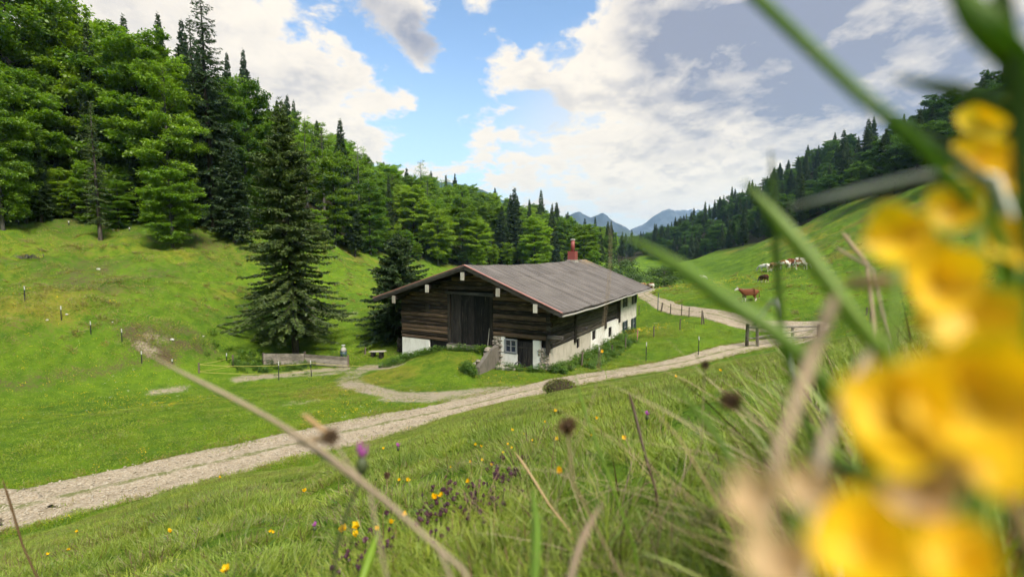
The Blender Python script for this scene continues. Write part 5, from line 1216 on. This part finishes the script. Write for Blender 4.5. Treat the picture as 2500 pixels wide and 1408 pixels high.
# coarse tussocks on the grazed slopes
TU = [tuft('tussock', 41 + i, [('olive', (70, .22, .06, .24, .012, .024, .6, .7)), ('straw', (16, .22, .05, .22, .008, .014, .7, .7)), ('sedge', (14, .2, .04, .16, .012, .02, .8, .6)), ('grass_meadow', (30, .25, .06, .22, .012, .022, .6, .6))]) for i in range(3)]
x6, y6, r6 = meadow_pts(5200, 22, 130); z6 = terrain(x6, y6); k6 = (z6 > 1.6) & (fbm(x6 * .22, y6 * .22, 71, 3) + rng.normal(0, .22, len(x6)) > .05); x6, y6, z6, r6 = x6[k6], y6[k6], z6[k6], r6[k6]
scatter_stuff('tussocks', 'coarse olive and straw-coloured tussocks on the grazed slopes', TU, np.stack([x6, y6, z6 - .04], 1), rng.uniform(.5, 1.3, len(x6)) * np.where(r6 > 60, 1.3, 1), rng.integers(0, 3, len(x6)), align=.4)
# rough grass at the road edges
def edge_pts(P, Wd, n):
    i = rng.integers(1, len(P) - 1, n); T = P[i + 1] - P[i - 1]; T /= np.linalg.norm(T, axis=1)[:, None]; s = np.where(rng.random(n) < .5, -1, 1) * (Wd[i] * rng.uniform(.80, 1.14, n)); q = P[i] + np.stack([T[:, 1], -T[:, 0]], 1) * s[:, None]
    return q[:, 0], q[:, 1]
xe, ye = [np.concatenate(v) for v in zip(edge_pts(ROAD1, W1, 3400), edge_pts(ROAD2, W2, 700))]
scatter_stuff('verge_grass', 'ragged grass along the edges of the gravel road', EDGE, np.stack([xe, ye, np.maximum(terrain(xe, ye), valley(xe, ye) - .05) - .02], 1), rng.uniform(.5, 1.15, len(xe)), rng.integers(0, 3, len(xe)))
# nettles along the barn wall and the ramp
nl = []
for i in range(3):
    g = np.random.default_rng(80 + i); k = 90; h = g.random(k) * .55; a = g.random(k) * 6.28; rad = .22 * np.sqrt(g.random(k)); C_ = np.stack([rad * np.cos(a), rad * np.sin(a), h + .03], 1)
    V_, F_ = cards(C_, np.stack([np.cos(a), np.sin(a), g.uniform(-.5, .3, k)], 1), np.array([0, 0, 1.]) + g.normal(0, .4, (k, 3)), g.uniform(.10, .19, k), g.uniform(.05, .09, k)); nl.append(np_mesh('nettle', V_, F_, M['nettle'], {'rnd': np.repeat(g.random(k), 4)}))
bxl = []; 
for (x0, x1, y0, y1, n) in ((6.75, 9.4, 1.5, 13.0, 270), (6.8, 7.8, 13, 20, 60), (-6.2, -2.4, -1.4, -.3, 110), (-6.6, -4.2, -3.6, -1.2, 60), (3.0, 6.4, -1.2, -.35, 45), (1.2, 2.2, -1.0, -.5, 30), (1.9, 3.0, -4.4, -3.5, 50), (-2.4, 1.9, -.75, -.5, 40), (6.7, 8.0, -.8, 1.5, 90)):
    for _ in range(n): bxl.append(b2w(random.uniform(x0, x1), random.uniform(y0, y1)))
for (px, py, w, n) in ((620, 888, 1.6, 60), (700, 893, 1.4, 60), (800, 885, 1.0, 30), (1500, 815, 1.0, 40)):
    c_ = base_at(px, py)
    for _ in range(n): bxl.append(np.array([c_[0] + random.gauss(0, w), c_[1] + random.gauss(0, .8), 0]))
bxl = np.array(bxl); bxl[:, 2] = terrain(bxl[:, 0], bxl[:, 1]) - .03
scatter_stuff('nettles', 'dense dark green nettles and docks by the barn and ramp', nl, bxl, rng.uniform(.28, 1.05, len(bxl)) ** 1.2, rng.integers(0, 3, len(bxl)))
# tiny meadow flowers
def dots(mat, k, seed):
    g = np.random.default_rng(seed); a = g.random(k) * 6.28; C_ = np.stack([g.normal(0, .12, k), g.normal(0, .12, k), g.uniform(.08, .2, k)], 1)
    V_, F_ = cards(C_, np.stack([np.cos(a), np.sin(a), 0 * a], 1), np.array([0, -.5, 1.]) + g.normal(0, .3, (k, 3)), np.full(k, .035), np.full(k, .035), .5); return np_mesh('blossoms', V_, F_, M[mat], {'rnd': np.repeat(g.random(k), 4)})
yb = [dots('yellow', 4, 1), dots('yellow', 7, 2), dots('whitefl', 5, 3)]
x4, y4, r4 = meadow_pts(9000, 13, 70); fl = vnoise(x4 * .16, y4 * .16, 91) + vnoise(x4 * .6, y4 * .6, 92) * .5; k4 = fl > rng.uniform(-.05, .75, len(x4)); x4, y4 = x4[k4], y4[k4]
extra = []
for (px, py, w, n) in ((1560, 810, 1.6, 130), (1230, 925, 1.5, 60), (1440, 890, 2.2, 60), (1700, 700, 6, 260), (1640, 700, 5, 160), (1770, 692, 6, 220), (1850, 672, 5, 120), (840, 1010, 1.2, 60), (150, 950, 4, 140), (430, 985, 1.5, 70), (330, 965, 2, 60)):
    c_ = base_at(px, py); extra.append(np.stack([rng.normal(c_[0], w, n), rng.normal(c_[1], w * .8, n)], 1))
ex_ = np.vstack(extra); c_, rm_ = cover_at(ex_[:, 0], ex_[:, 1]); ex_ = ex_[(rm_ < .1)]; x4 = np.r_[x4, ex_[:, 0]]; y4 = np.r_[y4, ex_[:, 1]]
far4 = np.hypot(x4, y4) > 45
scatter_stuff('meadow_flowers', 'tiny yellow and white flowers dotted over the meadows', yb, np.stack([x4, y4, terrain(x4, y4)], 1), np.where(far4, 1.7, 1.0), np.where(rng.random(len(x4)) < .1, 2, rng.integers(0, 2, len(x4))))
# gravel stones on the road
sm = [MB().blob((0, 0, .01), (.035, .028, .02), 900 + i, .3, 5, 3).mesh('pebble', plain_mat('pebble', (.40, .345, .26), .95, .35) if i == 0 else bpy.data.materials['pebble']) for i in range(4)]
i5 = rng.integers(1, len(ROAD1) - 1, 9000); i5 = i5[np.linalg.norm(ROAD1[i5], axis=1) < 34]; T5 = ROAD1[i5 + 1] - ROAD1[i5 - 1]; T5 /= np.linalg.norm(T5, axis=1)[:, None]; q5 = ROAD1[i5] + np.stack([T5[:, 1], -T5[:, 0]], 1) * (W1[i5] * np.clip(rng.normal(0, .45, len(i5)), -.8, .8))[:, None]
q5 += rng.normal(0, .05, q5.shape); mk5 = np.hypot(q5[:, 0], q5[:, 1]) > edge_r(np.arctan2(q5[:, 0], q5[:, 1])) + .3; q5 = q5[mk5]
scatter_stuff('road_gravel', 'loose pale gravel stones on the near road', sm, np.c_[q5, valley(q5[:, 0], q5[:, 1]) + .02], rng.uniform(.35, 1.2, len(q5)) ** 1.5 * 1.2, rng.integers(0, 4, len(q5)), .5)
# dark grassy hummock on the bank edge
p = hit(1368, 955, lambda a, b: terrain(a, b), 3.0); hm = empty('grass_hummock', p); tag(hm, 'dark dry grassy hummock on the edge of the road', 'hummock')
MB().blob((0, 0, .05), (.85, .6, .52), 77, .12, 12, 6).build('mound', plain_mat('hummock_soil', (.045, .035, .02), .95, .4), hm, True)
g = np.random.default_rng(5); a_ = g.random(1500) * 6.28; ph = np.arccos(g.random(1500)); nrm_ = np.stack([np.sin(ph) * np.cos(a_), np.sin(ph) * np.sin(a_), np.cos(ph)], 1); C_ = nrm_ * [.85, .6, .52] + [0, 0, .05]
V_, F_ = cards(C_, nrm_ + g.normal(0, .5, (1500, 3)) + [0, 0, .2], g.normal(0, 1, (1500, 3)), g.uniform(.10, .26, 1500), g.uniform(.012, .03, 1500)); sel_ = g.random(1500) < .5
o_h = link('blades', np_mesh('blades', V_, F_, [M['sedge'], M['grass']], {'rnd': np.repeat(g.random(1500), 4)}, midx=sel_.astype(int)), hm); o_h['kind'] = 'stuff'
# ------------------------------------------------------------------ plants close to the lens
M['stem'] = leaf_mat('green_stem', (0.13, 0.25, 0.015), (0.26, 0.42, 0.03), .5, .3, 8)
M['stem_dark'] = leaf_mat('dark_leaf', (0.05, 0.11, 0.010), (0.10, 0.19, 0.018), .45, .3, 8)
M['drystem'] = leaf_mat('dry_stem', (0.30, 0.22, 0.14), (0.52, 0.42, 0.29), .3, .3, 12, tcol=(1, .9, .7))
M['tan'] = leaf_mat('faded_petals', (0.48, 0.32, 0.15), (0.68, 0.52, 0.30), .35, .3, 30, tcol=(1, .9, .6))
M['bud'] = leaf_mat('bud_green', (0.05, 0.07, 0.03), (0.13, 0.15, 0.06), .1, .3, 40)
def near_d(px, py, d, clear=.045):
    v = pdir(px, py); t = np.geomspace(.05, 40, 500); s = CZ + v[2] * t - terrain(v[0] * t, v[1] * t) - np.minimum(clear, t * .12); i = np.where((s[:-1] > 0) & (s[1:] <= 0))[0]
    return d if len(i) == 0 else min(d, float(t[i[0]]) * v[1] * .985)
def spline(pts, n=18, world=False):
    P = np.array(pts, float) if world else np.array([at(*p) for p in pts])
    if len(P) < 3: t = np.linspace(0, 1, n)[:, None]; return P[0] + (P[-1] - P[0]) * t
    Q = np.vstack([2 * P[0] - P[1], P, 2 * P[-1] - P[-2]]); out = []
    for i in range(1, len(Q) - 2):
        t = np.linspace(0, 1, max(3, n // (len(P) - 1)), endpoint=False)[:, None]; p0, p1, p2, p3 = Q[i - 1], Q[i], Q[i + 1], Q[i + 2]
        out.append(.5 * (2 * p1 + (p2 - p0) * t + (2 * p0 - 5 * p1 + 4 * p2 - p3) * t ** 2 + (3 * p1 - p0 - 3 * p2 + p3) * t ** 3))
    return np.vstack(out + [P[-1:]])
def to_ground(P, spread=.06):
    """continue a stalk from its last point down into the turf"""
    e = P[-1]; dv = P[-1] - P[-4 if len(P) > 4 else 0]; dv[2] = 0; nn = np.linalg.norm(dv); dv = dv / nn * min(spread, .12) if nn > 1e-6 else dv
    x, y = e[0] + dv[0], e[1] + dv[1]
    if math.hypot(x, y) < .04: y += .05
    g_ = np.array([x, y, gz(x, y) - .01])
    if g_[2] > e[2]: return P
    mid = (e + g_) / 2 + np.array([dv[0], dv[1], 0]) * .3; return np.vstack([P, mid[None], g_[None]])
def leafblade(name, pts, width, mat, label, ground_=True, taper=.25, cat='grass', group=None, thick=.12):
    P = spline(pts)
    if ground_: P = to_ground(P)
    o = P[-1].copy(); n = len(P); T = unit(np.gradient(P, axis=0)); view = unit(P - EYE); S = unit(np.cross(T, view)); Nn = np.cross(S, T)
    s = np.linspace(0, 1, n); w = width * .82 * np.clip(np.minimum(s / max(taper, .01) + .12, 1), 0, 1) * (1 - .25 * s)
    V_ = []
    for i in range(n): V_ += [P[i] - S[i] * w[i] / 2 - o, P[i] + Nn[i] * w[i] * thick - o, P[i] + S[i] * w[i] / 2 - o, P[i] + Nn[i] * w[i] * (thick + .10) - o]
    F_ = [(i * 4 + k, i * 4 + (k + 1) % 4, i * 4 + 4 + (k + 1) % 4, i * 4 + 4 + k) for i in range(n - 1) for k in range(4)] + [(0, 1, 2, 3)]
    me = bpy.data.meshes.new(name); me.from_pydata([tuple(map(float, v)) for v in V_], [], F_); me.materials.append(M[mat]); me.polygons.foreach_set('use_smooth', [True] * len(F_))
    a = me.attributes.new('rnd', 'FLOAT', 'POINT'); a.data.foreach_set('value', np.full(len(V_), random.random(), np.float32))
    ob = link(name, me); ob.location = o; tag(ob, label, cat, group); return ob
BL = [([(1800, -50, .16), (1950, 92, .15), (2100, 232, .14), (2240, 345, .135), (2430, 560, .13)], .0050, 'stem', 'thin green grass stem slanting down from the top edge', .05),
      ([(2290, -80, .13), (2400, 60, .12), (2510, 185, .12), (2600, 330, .12)], .0095, 'stem', 'broad bright green blade cutting the top right corner', .3),
      ([(2435, -60, .12), (2465, 130, .12), (2490, 300, .12), (2500, 520, .12)], .0055, 'stem_dark', 'dark green upright leaf near the top right corner', .1),
      ([(1515, 570, .21), (1659, 652, .195), (1780, 738, .18), (1915, 832, .17), (2080, 1010, .16)], .0085, 'stem', 'wide blurred green blade crossing the far road towards the gate', .3),
      ([(1815, 440, .21), (1905, 547, .20), (1977, 630, .19), (2062, 745, .18), (2190, 905, .17)], .0085, 'stem', 'wide blurred green blade crossing the cattle slope', .25),
      ([(1882, 360, .24), (1890, 520, .24), (1900, 690, .24), (1915, 860, .24)], .0050, 'stem_dark', 'upright blurred green blade left of the cattle group', .3),
      ([(2180, 190, .15), (2300, 215, .145), (2420, 245, .14), (2520, 300, .135)], .0060, 'stem_dark', 'nearly level green leaf below the top right corner', .4),
      ([(2150, 300, .16), (2290, 360, .15), (2420, 460, .14)], .0050, 'stem_dark', 'dark green blade behind the upper yellow flower', .3),
      ([(1930, 505, .2), (2100, 465, .18), (2280, 425, .16), (2430, 430, .15)], .0034, 'whitefl', 'pale dry blade lying level above the yellow flowers', .3),
      ([(2040, 715, .15), (1975, 890, .135), (1900, 1100, .12)], .0046, 'drystem', 'left of two blurred dry stalks below the gate', .1),
      ([(2130, 850, .15), (2050, 985, .14), (2005, 1100, .125)], .0046, 'drystem', 'right of two blurred dry stalks below the gate', .1),
      ([(2050, 690, .17), (2130, 690, .16), (2260, 680, .15)], .0060, 'tan', 'orange-brown blurred dry leaf below the cattle', .3),
      ([(1640, 930, .30), (1760, 1080, .26), (1830, 1250, .23)], .0050, 'stem', 'green blade arching in the lower middle', .3),
      ([(1400, 900, .60), (1430, 1010, .58), (1470, 1120, .56)], .0050, 'stem', 'narrow bright green blade right of the hummock', .4),
      ([(1300, 1190, .42), (1310, 1300, .38), (1305, 1420, .34)], .012, 'stem', 'broad pale green leaf standing at the bottom middle', .5),
      ([(1470, 1225, .32), (1420, 1320, .29), (1390, 1420, .27)], .0065, 'drystem', 'straw-coloured leaf at the bottom middle', .4),
      ([(925, 1290, .75), (905, 1350, .70), (880, 1425, .66)], .020, 'stem', 'smooth green leaf at the bottom left of the purple clump', .5),
      ([(1950, 1100, .2), (2080, 1150, .18), (2250, 1230, .16)], .0075, 'stem_dark', 'dark blurred leaf under the large yellow flower', .4),
      ([(1690, 1290, .24), (1800, 1220, .21), (1950, 1190, .19)], .0035, 'drystem', 'thin dry straw leaning right at the bottom', .2),
      ([(350, 858, .42), (450, 912, .40), (600, 988, .37), (760, 1082, .34), (900, 1187, .31), (1020, 1292, .29), (1130, 1390, .28)], .0044, 'drystem', 'long pale dry stalk crossing the lower left diagonally', .25),
      ([(685, 1045, .37), (800, 1122, .35), (960, 1240, .325), (1070, 1340, .31)], .0034, 'drystem', 'thinner dry stalk just below the long diagonal one', .2),
      ([(1492, 525, .52), (1487, 680, .52), (1470, 820, .52), (1455, 950, .52)], .0014, 'drystem', 'thin upright dry stalk in front of the barn roof end', .2),
      ([(2055, 565, .52), (2085, 605, .5), (2115, 640, .48)], .0050, 'drystem', 'short broken brown twig below the grazing group', .2),
      ([(2035, 600, .5), (2080, 628, .48), (2130, 655, .46)], .0035, 'drystem', 'small yellowish twig under the broken brown twig', .2),
      ([(1535, 955, 1.1), (1550, 1010, 1.05), (1575, 1110, 1.0)], .009, 'sedge', 'brown plantain spike standing in the middle of the bank', .3),
      ([(1255, 1100, .9), (1290, 1150, .88), (1340, 1230, .85)], .006, 'tan', 'orange dry blade leaning over the purple clump', .3),
      ([(5, 1165, 1.0), (30, 1245, 1.0), (55, 1330, 1.0)], .006, 'sedge', 'dark dry stalk at the left picture edge', .3),
      ([(1820, 830, .35), (1850, 780, .34), (1890, 730, .33)], .0030, 'whitefl', 'pale glassy blade of grass in front of the far road', .4)]
for pts, w, m_, lab, tp in BL: leafblade('meadow_grass_plant', pts, w, m_, lab, True, tp)
def petal_grid(nu=5, nv=5, length=1.0, width=.8, cup=.25, roll=.2):
    V_ = []; F_ = []
    for i in range(nu):
        u = i / (nu - 1); w = width * math.sin(math.pi * (.12 + .80 * u) ** .85) * .5
        for j in range(nv):
            v = j / (nv - 1) * 2 - 1; V_.append((u * length, v * w, cup * u * u * length + roll * (v * v) * w))
    for i in range(nu - 1):
        for j in range(nv - 1): F_.append((i * nv + j, i * nv + j + 1, (i + 1) * nv + j + 1, (i + 1) * nv + j))
    return np.array(V_), F_
PET = petal_grid()
def petal_mesh(mat, key, cup, width):
    V_, F_ = petal_grid(cup=cup, width=width); me = bpy.data.meshes.new('petal'); me.from_pydata([tuple(v) for v in V_], [], F_); me.materials.append(M[mat]); me.polygons.foreach_set('use_smooth', [True] * len(F_))
    a = me.attributes.new('rnd', 'FLOAT', 'POINT'); a.data.foreach_set('value', np.random.default_rng(abs(hash(key)) % 1000).random(len(V_)).astype(np.float32)); return me
PM = {'pea': petal_mesh('yellow', 'a', .18, 1.1), 'cup': petal_mesh('yellow', 'b', .55, .9), 'tan': petal_mesh('tan', 'c', .3, .8), 'purple': petal_mesh('purple', 'd', .5, .28)}
BUDM = MB().blob((0, 0, 0), (.5, .5, .7), 3, .06, 8, 6).mesh('calyx', M['bud'], True)
def flower(name, px, py, d, rpx, kind, n, label, cat='flower', group=None, face=.7, tilt=0.6, stem_mat='stem', stem_r=.0012, bud=.45):
    d = near_d(px, py, d); c = at(px, py, d); R = rpx * d / FPX
    to_eye = Vector(tuple(EYE - c)).normalized(); ax = (to_eye * face + Vector((random.uniform(-.3, .3), random.uniform(-.3, .3), 1)) * (1 - face)).normalized()
    e = empty(name, c); q = Vector((0, 0, 1)).rotation_difference(ax)
    for i in range(n):
        p = link('petal', PM[kind], e); s = R * random.uniform(.85, 1.15); p.scale = (s, s, s)
        rz_ = Matrix.Rotation(i * 2 * math.pi / n + random.uniform(-.25, .25), 4, 'Z') @ Matrix.Rotation(-random.uniform(.2, 1.0) * tilt, 4, 'Y')
        p.rotation_mode = 'QUATERNION'; p.rotation_quaternion = q @ rz_.to_quaternion()
    b = link('calyx', BUDM, e); s = R * bud; b.scale = (s, s, s); b.location = -ax * R * .35; b.rotation_mode = 'QUATERNION'; b.rotation_quaternion = q
    st = -ax * R * .5; x, y = c[0] + random.uniform(-.3, .3) * d * .25, c[1] + random.uniform(0, .2) * d * .5; zg = gz(x, y) - .01
    if math.hypot(x, y) < .05: y += .05
    m = MB(); g_ = Vector((x - c[0], y - c[1], min(zg - c[2], -.02))); m.tube([st, st * 1.6 + g_ * .25 + Vector((0, 0, -.1 * R)), st + g_ * .65, g_], [stem_r * 1.1, stem_r, stem_r, stem_r], 6)
    me = m.mesh('stem', M[stem_mat], True); a = me.attributes.new('rnd', 'FLOAT', 'POINT'); a.data.foreach_set('value', np.full(len(me.vertices), .5, np.float32)); link('stem', me, e)
    tag(e, label, cat, group); return e
for px, py, d, r, kind, n, lab in [(2415, 300, .17, 62, 'pea', 3, 'uppermost blurred yellow flower at the right edge'), (2395, 400, .165, 75, 'pea', 4, 'blurred yellow flower just below the uppermost one'), (2475, 425, .16, 75, 'pea', 4, 'blurred yellow flower cut by the right edge, upper'),
                                   (2195, 590, .13, 88, 'pea', 5, 'round blurred yellow flower left of the right-hand cluster'), (2330, 525, .135, 72, 'pea', 4, 'curled blurred yellow flower between upper and middle ones'), (2300, 700, .12, 105, 'pea', 5, 'large blurred yellow flower in the middle of the right cluster'), (2370, 790, .118, 115, 'pea', 5, 'yellow flower at the lower end of the middle right cluster'),
                                   (2490, 600, .13, 90, 'pea', 4, 'yellow flower cut by the right edge, middle'), (2190, 1030, .085, 150, 'pea', 6, 'very large blurred yellow flower, left half of the lower cluster'), (2390, 1000, .08, 185, 'pea', 7, 'very large blurred yellow flower filling the right edge'), (2440, 1120, .08, 130, 'pea', 5, 'large yellow flower low at the right edge'),
                                   (2110, 1350, .075, 150, 'pea', 6, 'yellow flower cut by the bottom edge, left one'), (2330, 1370, .073, 140, 'pea', 6, 'yellow flower cut by the bottom edge, right one'),
                                   (1835, 1215, .085, 95, 'tan', 4, 'faded beige blossom at the bottom, left one'), (1960, 1200, .085, 90, 'tan', 4, 'faded beige blossom below the dry stalks'), (2240, 1210, .08, 125, 'tan', 4, 'faded brownish blossom between the large yellow flowers'), (1900, 1385, .075, 125, 'tan', 4, 'faded beige blossom cut by the bottom edge')]:
    flower('yellow_flower' if kind == 'pea' else 'faded_flower', px, py, d, r, kind, n, lab, face=.75, stem_r=.0010)
for px, py, d, r, lab in [(836, 1294, 1.6, 18, 'left yellow blossom of the bright pair beside the thistle stem'), (872, 1285, 1.6, 15, 'right yellow blossom of the bright pair beside the thistle stem'), (868, 1306, 1.58, 13, 'lower small yellow blossom beside the thistle stem'), (1060, 1214, 1.9, 13, 'yellow blossom left above the purple clump'), (1076, 1209, 1.9, 9, 'small yellow blossom right above the purple clump'), (985, 1257, 1.7, 11, 'yellow blossom on the diagonal stalk'),
                          (922, 1292, 1.6, 11, 'yellow blossom left below the diagonal stalk'), (955, 1275, 1.62, 10, 'yellow blossom next to the diagonal stalk'), (550, 1391, 1.2, 14, 'yellow blossom at the bottom edge, left'), (416, 1297, 2.2, 8, 'lone yellow blossom in the lower left turf'), (742, 1198, 2.8, 7, 'yellow blossom left of the pink thistle stem'), (975, 1172, 2.7, 6, 'left of two small yellow blossoms under the purple head'), (995, 1173, 2.7, 8, 'right of two small yellow blossoms under the purple head'),
                          (1365, 1152, 1.0, 16, 'yellow blossom hanging at the fuzzy dark head'), (1525, 1070, 1.6, 9, 'yellow blossom right of the brown plantain'), (1142, 1175, 1.5, 9, 'yellow blossom at the top of the purple clump')]:
    flower('buttercup', px, py, d, r, 'cup', 5, lab, face=.45, tilt=1.0)
SM = [(1148, 1128, 3.2, 6), (1178, 1124, 3.2, 6), (1160, 1086, 4, 6), (1175, 1089, 4, 5), (1228, 1105, 3.6, 5), (1355, 1003, 5, 6), (1456, 1021, 4, 6), (1360, 1073, 3, 7), (1443, 1063, 3, 5), (1250, 1050, 5, 5), (1240, 1085, 4, 5), (1250, 1093, 4, 4), (1280, 1060, 4.5, 4), (1300, 1075, 4, 4), (116, 1353, 2.4, 5), (166, 1342, 2.2, 5), (188, 1297, 3, 5), (668, 1299, 1.9, 6), (660, 1296, 1.9, 5), (538, 1165, 6, 5), (935, 1095, 6, 5), (1330, 1030, 5, 4), (1650, 920, 5, 5), (1760, 905, 4, 5), (1470, 860, 2.5, 7), (1200, 1135, 3, 5), (1100, 1140, 3, 4)]
for px, py, d, r in SM: flower('buttercup', px, py, d, r, 'cup', 5, 'small distant buttercup in the short turf of the bank', 'flower', 'small buttercups on the bank', face=.4, tilt=1.0)
# pink thistle-like flowers
def thistle(px, py, d, rpx, label, stem=None, group=None):
    d = near_d(px, py, d); c = at(px, py, d); R = rpx * d / FPX; e = empty('pink_flower', c); tag(e, label, 'flower', group)
    bq = link('bud', BUDM, e); bq.scale = (R * 1.15, R * 1.15, R * 1.3); bq.location = (0, 0, -R * .7)
    for i in range(16):
        p = link('petal', PM['purple'], e); s = R * random.uniform(1.1, 1.6); p.scale = (s, s, s); p.rotation_mode = 'QUATERNION'
        p.rotation_quaternion = (Matrix.Rotation(i * 2.4, 4, 'Z') @ Matrix.Rotation(-random.uniform(.25, 1.25), 4, 'Y')).to_quaternion()
    P = spline([tuple(q) for q in ([c - [0, 0, R]] + [at(*s) for s in stem])], world=True) - c if stem else np.array([[0, 0, -R], [.004, .01, -.03], [0, .01, gz(c[0], c[1] + .01) - c[2] - .01]])
    if stem: P = to_ground(P + c) - c
    me = MB().tube(P, max(.0012, R * .16), 6).mesh('stem', M['stem'] if not stem else M['bud'], True); a = me.attributes.new('rnd', 'FLOAT', 'POINT'); a.data.foreach_set('value', np.full(len(me.vertices), .4, np.float32)); link('stem', me, e)
thistle(884, 1118, .42, 26, 'pink flower head on a grey stem under the diagonal stalk', [(875, 1180, .42), (845, 1255, .42), (822, 1340, .42), (818, 1400, .42)])
thistle(972, 1090, 2.4, 7, 'small round pink flower head left above the yellow blossoms')
thistle(1580, 1013, 2.0, 8, 'small pink blossom in the turf right of the plantain')
thistle(768, 1284, 1.5, 8, 'closed pinkish bud standing in the lower left turf')
# dark purple clump
def clump(region, n, d, label):
    c0 = at(region[0], region[1], near_d(region[0], region[1], d)); e = empty('purple_clump', c0); tag(e, label, 'plant'); q = random.Random(int(region[0]))
    hm_ = [MB().blob((0, 0, 0), (.5, .5, .5), 40 + i, .45, 8, 6).mesh('flower_head', M['plum']) for i in range(3)]
    for i in range(n):
        u, v = q.random(), q.gauss(0, 1); px = region[2] + (region[4] - region[2]) * u; py = region[3] + (region[5] - region[3]) * u + v * region[6]; dd = near_d(px, py, d, q.uniform(.012, .040)); c = at(px, py, dd); s = q.uniform(6, 13) * dd / FPX
        h = link('flower_head', hm_[i % 3], e); h.location = c - c0; h.scale = (s, s, s); h.rotation_euler = (q.uniform(-.4, .4), q.uniform(-.4, .4), q.uniform(0, 6))
        x, y = c[0], c[1] + .01; zg = gz(x, y)
        if zg < c[2] - .01:
            me = MB().tube([(0, 0, 0), (q.uniform(-.005, .005), .006, -(c[2] - zg) / 2), (0, .01, zg - c[2])], .0014, 4).mesh('stem', M['stem_dark']); k = link('stem', me, e); k.location = c - c0
clump((1150, 1220, 1015, 1260, 1290, 1150, 34), 140, 6.0, 'dense clump of dark purple flower heads in the middle foreground')
clump((860, 1350, 810, 1380, 960, 1310, 24), 36, 6.0, 'smaller dark purple clump at the bottom under the yellow pair')
# fuzzy dark heads
def fuzzy(px, py, d, rpx, mat, label, stem):
    d = near_d(px, py, d); c = at(px, py, d); R = rpx * d / FPX; e = empty('seed_head', c); tag(e, label, 'seed head'); g = np.random.default_rng(int(px)); n = 260
    dv = unit(g.normal(0, 1, (n, 3))); V_, F_ = cards(dv * R * .25, dv, g.normal(0, 1, (n, 3)), R * g.uniform(.5, 1.1, n), np.full(n, R * .12)); o_ = link('bristles', np_mesh('bristles', V_, F_, M[mat], {'rnd': np.repeat(g.random(n), 4)}), e); o_['kind'] = 'stuff'
    MB().blob((0, 0, 0), (R * .5,) * 3, 5, .1, 7, 5).build('core', M[mat], e)
    P = to_ground(spline([tuple(c)] + [tuple(at(*s)) for s in stem], world=True)) - c; me = MB().tube(P, R * .12, 6).mesh('stem', M['drystem'], True); a = me.attributes.new('rnd', 'FLOAT', 'POINT'); a.data.foreach_set('value', np.full(len(me.vertices), .4, np.float32)); link('stem', me, e)
fuzzy(1785, 978, .30, 30, 'sedge', 'dark brown fuzzy seed head in the right middle', [(1830, 1010, .3), (1880, 1060, .3), (1900, 1150, .3)])
fuzzy(1385, 1040, .42, 26, 'sedge', 'olive brown blurred seed head in the middle', [(1390, 1100, .42), (1400, 1180, .42)])
fuzzy(1722, 890, .6, 12, 'sedge', 'reddish brown narrow seed head near the road', [(1718, 960, .6), (1712, 1080, .6)])
fuzzy(808, 1066, .34, 24, 'sedge', 'withered brown flower head on the diagonal stalk', [(850, 1130, .33), (900, 1190, .31)])
fuzzy(945, 1160, 1.5, 9, 'sedge', 'tiny dark seed head under the pink head', [(945, 1200, 1.5)])
leafblade('meadow_grass_plant', [(735, 1008, .35), (765, 1030, .345), (805, 1062, .34)], .0050, 'tan', 'orange-brown withered leaf at the dead flower head', False, .3)
leafblade('meadow_grass_plant', [(720, 1085, .35), (770, 1072, .345), (808, 1066, .34)], .0075, 'drystem', 'pale withered leaf at the dead flower head', False, .4)
# ------------------------------------------------------------------ air
def haze():
    m, t, out = new_mat('haze_air'); v = N(t, 'ShaderNodeVolumePrincipled'); v.inputs['Color'].default_value = (.45, .70, 1.0, 1); v.inputs['Density'].default_value = HAZE; v.inputs['Anisotropy'].default_value = .2
    L(t, v.outputs[0], out.inputs['Volume'])
    o = MB().box((0, 50, 176), (9000, 9100, 364)).build('haze', m); tag(o, 'thin blue air between the valley and the far mountains', kind='stuff')
HAZE = 1.3e-4
haze()
